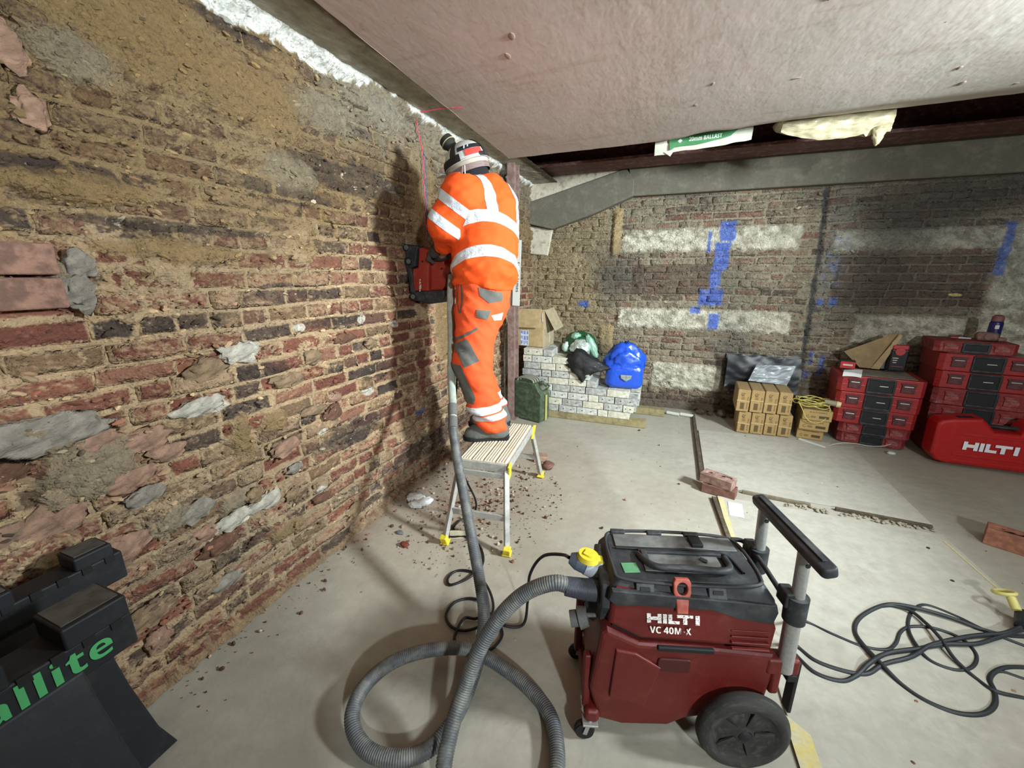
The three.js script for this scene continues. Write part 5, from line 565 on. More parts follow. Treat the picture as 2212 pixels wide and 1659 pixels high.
// ---------- the worker ----------
const smin = (a, b, k) => { const h = Math.max(k - Math.abs(a - b), 0) / k; return Math.min(a, b) - h * h * k * 0.25; };
function boneD(b, x, y, z) { const ax = b[0], ay = b[1], az = b[2], dx = b[4] - ax, dy = b[5] - ay, dz = b[6] - az, px = x - ax, py = y - ay, pz = z - az; const L = dx * dx + dy * dy + dz * dz, t = L > 0 ? clamp((px * dx + py * dy + pz * dz) / L) : 0; const ex = px - dx * t, ey = py - dy * t, ez = pz - dz * t; return Math.sqrt(ex * ex + ey * ey + ez * ez) - (b[3] + (b[7] - b[3]) * t); }
const field = (bones, k) => (x, y, z) => { let d = 1e3; for (const b of bones) d = smin(d, boneD(b, x, y, z), k); return d; };
function surfaceNet(lo, hi, h, f) { // naive surface nets on a grid of cell h
  const nx = Math.ceil((hi[0] - lo[0]) / h) + 1, ny = Math.ceil((hi[1] - lo[1]) / h) + 1, nz = Math.ceil((hi[2] - lo[2]) / h) + 1, D = new Float32Array(nx * ny * nz), id = new Int32Array(nx * ny * nz).fill(-1), P = [], I = [];
  const at = (i, j, k) => (k * ny + j) * nx + i;
  for (let k = 0; k < nz; k++) for (let j = 0; j < ny; j++) for (let i = 0; i < nx; i++) D[at(i, j, k)] = f(lo[0] + i * h, lo[1] + j * h, lo[2] + k * h);
  const C = [[0, 0, 0], [1, 0, 0], [0, 1, 0], [1, 1, 0], [0, 0, 1], [1, 0, 1], [0, 1, 1], [1, 1, 1]], E = [[0, 1], [2, 3], [4, 5], [6, 7], [0, 2], [1, 3], [4, 6], [5, 7], [0, 4], [1, 5], [2, 6], [3, 7]];
  for (let k = 0; k < nz - 1; k++) for (let j = 0; j < ny - 1; j++) for (let i = 0; i < nx - 1; i++) { const v = C.map(c => D[at(i + c[0], j + c[1], k + c[2])]); let m = 0; v.forEach(q => { if (q < 0) m++; }); if (m === 0 || m === 8) continue; let sx = 0, sy = 0, sz = 0, n = 0; for (const [a, b] of E) if ((v[a] < 0) !== (v[b] < 0)) { const t = v[a] / (v[a] - v[b]); sx += lerp(C[a][0], C[b][0], t); sy += lerp(C[a][1], C[b][1], t); sz += lerp(C[a][2], C[b][2], t); n++; } id[at(i, j, k)] = P.length / 3; P.push(lo[0] + (i + sx / n) * h, lo[1] + (j + sy / n) * h, lo[2] + (k + sz / n) * h); }
  const quad = (a, b, c, d, flip) => { if (a < 0 || b < 0 || c < 0 || d < 0) return; flip ? I.push(a, c, b, a, d, c) : I.push(a, b, c, a, c, d); };
  for (let k = 1; k < nz - 1; k++) for (let j = 1; j < ny - 1; j++) for (let i = 1; i < nx - 1; i++) { const s = D[at(i, j, k)] < 0;
    if (s !== (D[at(i + 1, j, k)] < 0)) quad(id[at(i, j - 1, k - 1)], id[at(i, j, k - 1)], id[at(i, j, k)], id[at(i, j - 1, k)], !s);
    if (s !== (D[at(i, j + 1, k)] < 0)) quad(id[at(i - 1, j, k - 1)], id[at(i - 1, j, k)], id[at(i, j, k)], id[at(i, j, k - 1)], !s);
    if (s !== (D[at(i, j, k + 1)] < 0)) quad(id[at(i - 1, j - 1, k)], id[at(i, j - 1, k)], id[at(i, j, k)], id[at(i - 1, j, k)], !s); }
  const g = new THREE.BufferGeometry(); g.setAttribute('position', new THREE.Float32BufferAttribute(P, 3)); g.setIndex(I); g.computeVertexNormals(); return g;
}
// the piece of a mesh where every function in fns is positive, cut exactly and lifted off by `lift`
function cutPatch(g, fns, lift = 0.0018) { const p = g.attributes.position, n = g.attributes.normal, id = g.index.array, P = [], N = [];
  for (let t = 0; t < id.length; t += 3) { let poly = [0, 1, 2].map(k => { const i = id[t + k]; return [p.getX(i), p.getY(i), p.getZ(i), n.getX(i), n.getY(i), n.getZ(i)]; });
    for (const f of fns) { if (!poly.length) break; const v = poly.map(q => f(q)), out = []; for (let i = 0; i < poly.length; i++) { const j = (i + 1) % poly.length; if (v[i] >= 0) out.push(poly[i]); if ((v[i] >= 0) !== (v[j] >= 0)) { const s = v[i] / (v[i] - v[j]); out.push(poly[i].map((a, k) => lerp(a, poly[j][k], s))); } } poly = out; }
    for (let i = 1; i < poly.length - 1; i++) for (const q of [poly[0], poly[i], poly[i + 1]]) { P.push(q[0] + q[3] * lift, q[1] + q[4] * lift, q[2] + q[5] * lift); N.push(q[3], q[4], q[5]); } }
  const o = new THREE.BufferGeometry(); o.setAttribute('position', new THREE.Float32BufferAttribute(P, 3)); o.setAttribute('normal', new THREE.Float32BufferAttribute(N, 3)); return boxUV(o); }
// body frame: q to the right as seen from behind, y up, o towards the back-left; the worker faces (-q, -o)
const W0 = [0.62, 0, -2.24], WQ = [0.902, -0.431];
const wp = (q, y, o) => [W0[0] + WQ[0] * q - WQ[1] * o, y, W0[2] + WQ[1] * q + WQ[0] * o];
const qo = p => { const x = p[0] - W0[0], z = p[2] - W0[2]; return [x * WQ[0] + z * WQ[1], p[1], -x * WQ[1] + z * WQ[0]]; };
const bn = (a, ra, b, rb) => [...wp(...a), ra, ...wp(...b), rb];
const inPoly = pts => { let a = 0; for (let i = 0; i < pts.length; i++) { const j = (i + 1) % pts.length; a += pts[i][0] * pts[j][1] - pts[j][0] * pts[i][1]; } const s = Math.sign(a); return pts.map((p, i) => { const r = pts[(i + 1) % pts.length], L = Math.hypot(r[0] - p[0], r[1] - p[1]); return v => { const q = qo(v); return s * ((r[0] - p[0]) * (q[1] - p[1]) - (r[1] - p[1]) * (q[0] - p[0])) / L; }; }); };
const hiv = c => new THREE.MeshStandardMaterial({ color: c, roughness: 0.82, bumpMap: BUMP3, bumpScale: 0.0012 });
const orange = hiv(0xff5a12), orangeT = hiv(0xfb5a26), tapeM = new THREE.MeshStandardMaterial({ color: 0xe2e8ee, roughness: 0.4, metalness: 0.1, bumpMap: bumpRep(3, 5), bumpScale: 0.006 }), greyF = MT([92, 92, 88], [124, 122, 114], 0.6, 4, 0.85), bootM = MT([74, 76, 72], [122, 122, 114], 0.7, 4, 0.85), gloveM = MT([56, 56, 54], [98, 96, 90], 0.6, 4, 0.85);
{ const t = thing('person', 'worker in orange high visibility clothing and white helmet standing on a step platform, drilling', 'person', [W0[0], 0.483, W0[2]]);
  const toL = g => { g.translate(-W0[0], -0.483, -W0[2]); return g; };
  const put = (name, g, mat, parent = t) => part(name, toL(g), mat, parent);
  const Sl = [-0.115, 1.915, 0.10], Sr = [0.09, 1.885, -0.17], El = [-0.215, 1.775, 0.08], Er = [-0.05, 1.68, -0.36], Hl = [-0.262, 1.63, -0.2], Hr = [-0.26, 1.53, -0.33], hipL = [-0.045, 1.29, 0.06], hipR = [-0.01, 1.29, -0.08], kneeL = [-0.085, 0.985, 0.09], kneeR = [-0.1, 0.94, -0.14], ankL = [0.035, 0.58, 0.05], ankR = [0.06, 0.58, -0.2];
  const Fdir = [-0.71, 0, -0.7];
  // body: one continuous figure under the clothes
  const headC = [-0.095, 2.085, -0.085];
  const body = [bn([-0.03, 1.33, 0], 0.115, [0, 1.52, 0], 0.13), bn([0, 1.52, 0], 0.13, [0, 1.76, -0.02], 0.135), bn([0, 1.76, -0.02], 0.13, [0.02, 1.9, -0.03], 0.1), bn([0.02, 1.92, -0.03], 0.07, [-0.06, 2.03, -0.07], 0.055), bn(Sl, 0.06, El, 0.045), bn(El, 0.045, Hl, 0.032), bn(Sr, 0.06, Er, 0.045), bn(Er, 0.045, Hr, 0.032), bn([0.02, 1.88, 0], 0.08, Sl, 0.06), bn([0.03, 1.88, -0.05], 0.08, Sr, 0.06), bn(hipL, 0.085, kneeL, 0.065), bn(kneeL, 0.065, ankL, 0.045), bn(hipR, 0.085, kneeR, 0.065), bn(kneeR, 0.065, ankR, 0.045), bn(ankL, 0.045, [-0.08, 0.53, 0.05], 0.035), bn(ankR, 0.045, [-0.08, 0.53, -0.2], 0.035)];
  const skin = MT([176, 128, 104], [150, 104, 84], 0.4, 3, 0.6);
  const bodyG = surfaceNet([0.15, 0.49, -2.75], [0.92, 2.0, -1.98], 0.014, field(body, 0.05));
  // head with face: brow, nose, lips, chin, ears
  const up = V3(-0.3, 0.95, -0.02).normalize(), fw = V3(-0.71, -0.32, -0.62).normalize(), sd = new THREE.Vector3().crossVectors(up, fw).normalize(); fw.crossVectors(sd, up).normalize();
  const hd = (s, u, f) => [headC[0] + sd.x * s + up.x * u + fw.x * f, headC[1] + sd.y * s + up.y * u + fw.y * f, headC[2] + sd.z * s + up.z * u + fw.z * f];
  const head = [bn(hd(0, 0.03, -0.015), 0.09, hd(0, 0.035, 0.015), 0.086), bn(hd(0, -0.03, 0.02), 0.07, hd(0, -0.085, 0.05), 0.04), bn(hd(0, 0.01, 0.098), 0.01, hd(0, -0.03, 0.118), 0.016), bn(hd(-0.03, 0.022, 0.082), 0.018, hd(0.03, 0.022, 0.082), 0.018), bn(hd(-0.018, -0.06, 0.094), 0.009, hd(0.018, -0.06, 0.094), 0.009), bn(hd(-0.016, -0.072, 0.09), 0.01, hd(0.016, -0.072, 0.09), 0.01), bn(hd(-0.085, 0.02, 0), 0.014, hd(-0.092, -0.025, -0.005), 0.012), bn(hd(0.085, 0.02, 0), 0.014, hd(0.092, -0.025, -0.005), 0.012), bn(hd(0, -0.05, -0.03), 0.06, [-0.02, 1.96, -0.05], 0.062)];
  const hc = wp(...headC), headG = surfaceNet([hc[0] - 0.17, 1.9, hc[2] - 0.17], [hc[0] + 0.2, 2.24, hc[2] + 0.17], 0.006, field(head, 0.025));
  put('body', merge([bodyG, headG]), skin);
  for (const s of [-1, 1]) { const e = put('eye', new THREE.SphereGeometry(0.011, 14, 10).translate(...wp(...hd(s * 0.031, 0.004, 0.083))), M(0xe8e4dc, 0.3)); put('pupil', new THREE.SphereGeometry(0.005, 10, 8).translate(...wp(...hd(s * 0.031, 0.004, 0.0915))), dkV, e); }
  // snood over neck, jaw and the back of the head
  const snood = [bn(hd(0, 0.0, -0.025), 0.1, hd(0, -0.02, -0.015), 0.097), bn(hd(0, -0.05, -0.02), 0.085, [0.005, 1.95, -0.04], 0.095), bn(hd(0, -0.085, 0.035), 0.055, hd(0, -0.05, 0), 0.07)];
  { const f0 = field(snood, 0.04); put('snood', surfaceNet([hc[0] - 0.19, 1.9, hc[2] - 0.19], [hc[0] + 0.24, 2.22, hc[2] + 0.19], 0.008, (x, y, z) => { const p = qo([x, y, z]); const d = f0(x, y, z) + 0.004 * n3(x * 30, y * 30, z * 30); const face = (p[0] - headC[0]) * fw.x + (p[1] - headC[1]) * fw.y + (p[2] - headC[2]) * fw.z, hgt = (p[0] - headC[0]) * up.x + (p[1] - headC[1]) * up.y + (p[2] - headC[2]) * up.z; return Math.max(d, Math.min(face - 0.02, hgt + 0.05)); }), M(0x17171b, 0.9)); }
  // jacket
  const jk = [bn([-0.008, 1.36, 0], 0.168, [0.0, 1.55, 0.0], 0.182), bn([0, 1.55, 0], 0.182, [0.005, 1.76, -0.02], 0.182), bn([0.005, 1.76, -0.02], 0.182, [0.03, 1.9, -0.03], 0.135), bn([0.05, 1.86, 0.0], 0.13, [0.01, 1.95, -0.02], 0.1), bn([0.01, 1.95, -0.03], 0.095, [-0.01, 1.99, -0.045], 0.085), bn([0.03, 1.87, 0.02], 0.12, Sl, 0.1), bn([0.04, 1.87, -0.05], 0.12, Sr, 0.1), bn(Sl, 0.1, El, 0.083), bn(Sr, 0.1, Er, 0.083), bn(El, 0.08, [lerp(El[0], Hl[0], 0.62), lerp(El[1], Hl[1], 0.62), lerp(El[2], Hl[2], 0.62)], 0.055), bn(Er, 0.08, [lerp(Er[0], Hr[0], 0.7), lerp(Er[1], Hr[1], 0.7), lerp(Er[2], Hr[2], 0.7)], 0.055)];
  const jf = field(jk, 0.055), armD = (a, b) => v => { const q = bn(a, 0, b, 0); return boneD(q, ...v); };
  const jG = surfaceNet([0.1, 1.36, -2.8], [0.95, 2.1, -1.92], 0.0085, (x, y, z) => { const p = qo([x, y, z]); let d = jf(x, y, z); const low = sstep(1.7, 1.42, y);
    d += 0.012 * n3(p[0] * 9, y * 17 + p[0] * 6, p[2] * 9) * (0.5 + low) + 0.016 * Math.abs(n3(p[0] * 6 + 3, y * 18 - p[0] * 12, p[2] * 6)) * (0.5 + low) - 0.006 + 0.004 * n3(p[0] * 24, y * 24, p[2] * 24);
    d = Math.max(d, 1.432 - 0.018 * Math.sin(p[0] * 14) - y, p[0] > -0.12 ? y - 2.03 - (p[0] + 0.02) * 0.25 : -1); // hem and collar
    return d; });
  const jacket = part('jacket', boxUV(toL(jG.clone())), orange, t);
  // reflective tape: two hoops leaning with the torso, a brace, two bands on each sleeve
  const near = (a, b, r) => v => r - boneD(bn(a, 0, b, 0), v[0], v[1], v[2]);
  const notArm = v => boneD(bn(Sl, 0.1, El, 0.1), v[0], v[1], v[2]) - 0.008, notFore = v => Math.min(boneD(bn(El, 0.1, Hl, 0.075), v[0], v[1], v[2]), boneD(bn(Er, 0.085, Hr, 0.06), v[0], v[1], v[2])) - 0.004, notR = v => boneD(bn([0.1, 1.78, -0.22], 0.1, Er, 0.09), v[0], v[1], v[2]);
  const axis = v => { const p = qo(v); return p[1] - 0.30 * p[2] - 0.02 * p[0] + 0.25 * p[0] * p[0] * 4; };
  const band = (c, w) => [v => axis(v) - c + w, v => c + w - axis(v), v => boneD(bn(El, 0.095, El, 0.095), v[0], v[1], v[2])];
  const arc = (a, b) => { const dx = b[0] - a[0], dy = b[1] - a[1], dz = b[2] - a[2], L = Math.hypot(dx, dy, dz); return v => { const p = qo(v); return ((p[0] - a[0]) * dx + (p[1] - a[1]) * dy + (p[2] - a[2]) * dz) / L; }; };
  const tape = (fns, lift) => part('reflective_band', toL(cutPatch(jG, fns, lift)), tapeM, jacket);
  tape([...band(1.575, 0.031), notFore]); const wide = v => boneD(bn(Sl, 0.12, El, 0.112), v[0], v[1], v[2]); tape([...band(1.755, 0.03), wide, notFore, notR]);
  const lat = v => { const p = qo(v); return p[0] * -0.71 + p[2] * 0.7; };
  for (const s of [0.085, -0.1]) tape([v => lat(v) - s + 0.028, v => s + 0.028 - lat(v), v => axis(v) - 1.785, notArm, v => v[1] - 1.6], 0.0026);
  for (const [S, E, H] of [[Sl, El, Hl], [Sr, Er, Hr]]) { const u = arc(S, E), w = arc(E, H), rr = near(S, E, 0.125), rf = near(E, H, 0.11); tape([v => u(v) - 0.035, v => 0.085 - u(v), rr, v => { const p = qo(v); return S === Sl ? -p[0] - 0.075 : 1; }]); tape([v => u(v) - 0.145, v => 0.195 - u(v), rr, v => { const p = qo(v); return S === Sl ? -p[0] - 0.13 : 1; }]); }
  // trousers
  const tr = [bn([-0.012, 1.43, 0], 0.163, [-0.03, 1.32, -0.01], 0.15), bn(hipL, 0.128, kneeL, 0.106), bn(kneeL, 0.108, [-0.035, 0.77, 0.07], 0.096), bn([-0.035, 0.77, 0.07], 0.094, [0.03, 0.6, 0.05], 0.092), bn(hipR, 0.122, kneeR, 0.1), bn(kneeR, 0.105, [-0.02, 0.76, -0.17], 0.092), bn([-0.02, 0.76, -0.17], 0.09, [0.05, 0.6, -0.2], 0.09), bn([0.02, 1.35, 0.03], 0.12, [0.0, 1.26, 0.02], 0.105)];
  const tf = field(tr, 0.035);
  const tG = surfaceNet([0.25, 0.5, -2.68], [0.95, 1.5, -1.95], 0.0085, (x, y, z) => { const p = qo([x, y, z]); let d = tf(x, y, z); const fold = sstep(0.9, 0.6, y);
    d += 0.009 * n3(p[0] * 8, y * 10, p[2] * 8) + 0.014 * Math.abs(n3(p[0] * 7 + 2, y * 13 + p[0] * 12, p[2] * 7)) - 0.006 + fold * 0.010 * Math.sin(y * 62 + p[0] * 16 + 2 * n3(p[0] * 6, y * 6, p[2] * 6)) + 0.003 * n3(p[0] * 26, y * 26, p[2] * 26);
    return Math.max(d, 0.548 - 0.04 * p[0] - y, y - 1.47); });
  const trous = part('trousers', boxUV(toL(tG.clone())), orangeT, t);
  const patch = (name, pts, o0, mat, lift) => part(name, toL(cutPatch(tG, [...inPoly(pts), v => qo(v)[2] - o0], lift)), mat, trous);
  patch('pocket_flap', [[-0.04, 1.438], [0.096, 1.404], [0.093, 1.36], [0.019, 1.35], [-0.03, 1.39]], 0.03, greyF, 0.004); patch('pocket_flap', [[-0.051, 1.318], [0.029, 1.308], [0.007, 1.26], [-0.051, 1.277]], 0.05, greyF, 0.004); patch('pocket_flap', [[0.03, 1.281], [0.099, 1.295], [0.09, 1.25], [0.045, 1.252]], -0.06, tapeM, 0.003);
  const zo = [[-0.137, 1.468], [-0.128, 1.43], [-0.125, 1.39], [-0.13, 1.34], [-0.14, 1.294], [-0.151, 1.294], [-0.159, 1.34], [-0.161, 1.39], [-0.152, 1.44]]; patch('pocket_zip', zo, 0.0, greyF, 0.003); patch('zip_gap', zo.map(p => [-0.144 + (p[0] + 0.144) * 0.55, 1.385 + (p[1] - 1.385) * 0.8]), 0.0, orangeT, 0.005);
  patch('trim_strip', [[-0.2, 1.138], [-0.045, 1.221], [-0.048, 1.204], [-0.2, 1.12]], 0.0, greyF, 0.003); patch('cargo_pocket', [[-0.182, 1.117], [-0.108, 1.149], [-0.041, 1.027], [-0.129, 0.989]], 0.1, greyF, 0.006); patch('cargo_flap', [[-0.184, 1.119], [-0.106, 1.152], [-0.076, 1.098], [-0.165, 1.068]], 0.1, greyF, 0.011);
  patch('knee_panel', [[-0.24, 0.985], [-0.143, 0.985], [-0.07, 0.80], [-0.08, 0.755], [-0.24, 0.755]], 0.0, greyF, 0.003); patch('knee_panel', [[-0.28, 1.0], [-0.15, 1.0], [-0.07, 0.78], [-0.28, 0.78]], -0.4, greyF, 0.0022);
  for (const [c, w] of [[0.712, 0.027], [0.655, 0.02]]) for (const s of [1, -1]) part('reflective_band', toL(cutPatch(tG, [v => v[1] - c + w - 0.1 * qo(v)[0], v => c + w - v[1] + 0.1 * qo(v)[0], v => s * (qo(v)[2] + 0.055)], 0.0028)), tapeM, trous);
  // boots
  for (const [o, q0, y] of [[0.05, 0, 0], [-0.2, 0.025, 0]]) { const bt = [bn([0.09 + q0, 0.535, o], 0.048, [-0.07 + q0, 0.525, o], 0.047), bn([-0.07 + q0, 0.525, o], 0.047, [-0.11 + q0, 0.52, o], 0.04), bn([0.06 + q0, 0.54, o], 0.055, [0.05 + q0, 0.63, o], 0.062), bn([0.05 + q0, 0.59, o], 0.055, [-0.03 + q0, 0.55, o], 0.045)]; const f = field(bt, 0.04), c = wp(q0, 0.5, o);
    const b = put('boot', surfaceNet([c[0] - 0.22, 0.47, c[2] - 0.2], [c[0] + 0.24, 0.72, c[2] + 0.2], 0.0075, (x, yy, z) => Math.max(f(x, yy, z) + 0.003 * n3(x * 40, yy * 50, z * 40), 0.502 - yy, yy - 0.66)), bootM);
    const sole = new THREE.Shape(); sole.moveTo(0.135 + q0, -0.03); sole.bezierCurveTo(0.15 + q0, 0.02, 0.13 + q0, 0.044, 0.08 + q0, 0.04); sole.bezierCurveTo(0.0 + q0, 0.034, -0.05 + q0, 0.056, -0.11 + q0, 0.05); sole.bezierCurveTo(-0.175 + q0, 0.035, -0.175 + q0, -0.035, -0.11 + q0, -0.05); sole.bezierCurveTo(-0.05 + q0, -0.056, 0.0 + q0, -0.034, 0.08 + q0, -0.04); sole.bezierCurveTo(0.12 + q0, -0.044, 0.13 + q0, -0.045, 0.135 + q0, -0.03);
    const sg = extrude(sole, 0.022, 0.004, 2).rotateX(-PI / 2); const m = new THREE.Matrix4().makeRotationY(Math.atan2(-WQ[1], WQ[0])); const c2 = wp(0, 0.487, o); m.setPosition(...c2); put('sole', boxUV(sg.applyMatrix4(m)), dkV, b);
    for (let i = 0; i < 3; i++) put('lace', rod(wp(-0.02 - i * 0.016 + q0, 0.588 - i * 0.014, o - 0.03), wp(-0.02 - i * 0.016 + q0, 0.588 - i * 0.014, o + 0.03), 0.003, 0.003, 6), M(0xb0a898, 0.8), b); }
  // gloves: palm and five fingers closed round the grips of the tool
  const glove = (ax, dirx, palmAng, wrist) => { // ax: centre of the grip axis (world), fingers wrap about the world x axis
    const B = []; const R = 0.034, at = (x, a, r = R) => [ax[0] + x, ax[1] + r * Math.sin(a), ax[2] + r * Math.cos(a)]; const seg = (a, ra, b, rb) => B.push([...a, ra, ...b, rb]);
    const px = [-0.036, -0.013, 0.01, 0.032], fl = [0.85, 1.0, 0.95, 0.75];
    px.forEach((x, i) => { seg(at(x * 0.9, palmAng, R + 0.016), 0.015, at(x, palmAng + 0.5, R + 0.008), 0.0125); let a = palmAng + 0.5; for (let k = 0; k < 3; k++) { const b = a + (0.72 - k * 0.1) * fl[i]; seg(at(x, a, R + 0.006), 0.0115 - k * 0.001, at(x, b, R + 0.006), 0.0108 - k * 0.001); a = b; } });
    seg(at(-0.03, palmAng - 0.3, R + 0.014), 0.019, at(0.026, palmAng - 0.3, R + 0.014), 0.019); seg(at(-0.032 * dirx, palmAng - 0.5, R + 0.016), 0.015, at(-0.05 * dirx, palmAng - 1.2, R + 0.01), 0.0125); seg(at(-0.05 * dirx, palmAng - 1.2, R + 0.01), 0.0125, at(-0.03 * dirx, palmAng - 1.9, R + 0.006), 0.011);
    seg(at(0, palmAng - 0.5, R + 0.02), 0.03, wrist, 0.036); const f = field(B, 0.009); return surfaceNet([Math.min(ax[0], wrist[0]) - 0.11, Math.min(ax[1], wrist[1]) - 0.1, Math.min(ax[2], wrist[2]) - 0.1], [Math.max(ax[0], wrist[0]) + 0.11, Math.max(ax[1], wrist[1]) + 0.1, Math.max(ax[2], wrist[2]) + 0.1], 0.004, f); };
  put('glove', glove([0.262, 1.613, -2.322], 1, 0.9, wp(lerp(El[0], Hl[0], 0.66), lerp(El[1], Hl[1], 0.66), lerp(El[2], Hl[2], 0.66))), gloveM);
  put('glove', glove([0.26, 1.5, -2.45], -1, 2.2, wp(lerp(Er[0], Hr[0], 0.72), lerp(Er[1], Hr[1], 0.72), lerp(Er[2], Hr[2], 0.72))), gloveM);
  // helmet with lamp, stickers and goggles
  const hp = V3(...wp(-0.088, 2.1, -0.075)), X = V3(...wp(...sd.toArray())).sub(V3(...wp(0, 0, 0))), Y = V3(...wp(...up.toArray())).sub(V3(...wp(0, 0, 0))), Z = V3(...wp(...fw.toArray())).sub(V3(...wp(0, 0, 0)));
  const hel = new THREE.Group(); hel.name = 'helmet'; const hm = new THREE.Matrix4().makeBasis(X, Y, Z); hel.quaternion.setFromRotationMatrix(hm); hel.position.set(hp.x - W0[0], hp.y - 0.483, hp.z - W0[2]); t.add(hel);
  const white = MT([206, 206, 198], [160, 156, 146], 0.5, 3, 0.5), hp2 = (n, g, m, p, r) => part(n, g, m, hel, p, r);
  const domeG = (r, h, y0 = 0, t0 = 0, t1 = PI / 2, p0 = 0, p1 = PI * 2) => { const s = new THREE.SphereGeometry(1, 40, 20, p0, p1, t0, t1); s.scale(r, h, r * 1.14); s.translate(0, y0, 0); return s; };
  hp2('shell', domeG(0.117, 0.118, 0.01), white); hp2('rim', new THREE.TorusGeometry(0.117, 0.004, 10, 48).rotateX(PI / 2).scale(1, 1.2, 1.14).translate(0, 0.008, 0), white);
  hp2('dark_band', domeG(0.1195, 0.1205, 0.01, PI * 0.31, PI * 0.07, PI * 1.1, PI * 0.5), M(0x25272c, 0.5)); hp2('side_pad', domeG(0.1225, 0.123, 0.01, PI * 0.14, PI * 0.37, PI * 1.5, PI * 0.2), M(0x2c2a28, 0.6)); hp2('rim_edge', domeG(0.1225, 0.123, 0.01, PI * 0.41, PI * 0.1, PI * 0.62, PI * 0.5), M(0x1a1a1c, 0.6));
  hp2('red_sticker', domeG(0.1205, 0.121, 0.01, PI * 0.385, PI * 0.09, PI * 1.2, PI * 0.26), M(0xd84a40, 0.5)); hp2('rim_edge', domeG(0.122, 0.1225, 0.01, PI * 0.455, PI * 0.06, PI * 1.4, PI * 0.3), M(0x141416, 0.6)); hp2('brim', extrude(rrect(0.2, 0.05, 0.02), 0.006, 0.002, 2).rotateX(PI / 2).translate(0, 0.008, 0.145), white);
  for (const k of [0, 1]) hp2('buckle', rbox(0.007, 0.016, 0.004, 0.001), M(0xb8bcc0, 0.4), [0.085 - k * 0.016, 0.068, -0.078 - k * 0.012], [-0.5, 2.3, 0]);
  hp2('lower_band', new THREE.CylinderGeometry(0.115, 0.11, 0.03, 40, 1, true, 0, PI * 2).scale(1, 1, 1.12).translate(0, -0.012, 0), MT([196, 190, 172], [130, 116, 108], 0.8, 4, 0.7, { side: THREE.DoubleSide }));
  const lamp = hp2('head_lamp', merge([rod([0.03, 0.1, 0.03], [0.034, 0.142, 0.052], 0.026, 0.038, 22), rod([0.034, 0.142, 0.052], [0.037, 0.172, 0.066], 0.044, 0.038, 22), rbox(0.06, 0.04, 0.05, 0.01).translate(0.03, 0.1, 0.03)]), M(0x2a2824, 0.7)); part('lamp_ring', new THREE.TorusGeometry(0.042, 0.0032, 8, 30).rotateX(PI / 2 + 0.45).translate(0.034, 0.143, 0.052), MT([190, 180, 130], [120, 110, 90], 0.5, 3, 0.6), lamp);
  hp2('lamp_strap', domeG(0.1215, 0.122, 0.01, PI * 0.1, PI * 0.37, PI * 0.97, PI * 0.1), M(0x2c2a26, 0.8));
  const gog = new THREE.MeshPhysicalMaterial({ color: 0xd8b4b8, roughness: 0.15, transmission: 0.6, thickness: 0, side: THREE.DoubleSide, clearcoat: 0.6 });
  hp2('goggle_lens', new THREE.CylinderGeometry(0.112, 0.104, 0.085, 32, 4, true, -PI * 0.42, PI * 0.84).scale(1, 1, 1.16).translate(0, -0.052, 0.012), gog); hp2('goggle_strap', new THREE.CylinderGeometry(0.113, 0.111, 0.03, 40, 1, true).scale(1, 1, 1.13).translate(0, -0.032, 0), MT([150, 130, 124], [90, 72, 72], 0.8, 4, 0.7, { side: THREE.DoubleSide }));
  for (const k of [0, 1]) hp2('cord', tube([[0.105 + k * 0.002, -0.02, -0.06 + k * 0.012], [0.118, -0.07, -0.055 + k * 0.026], [0.112, -0.13, -0.05 + k * 0.034]], 0.0035, 24, 6), M(0xdedad2, 0.7));
}
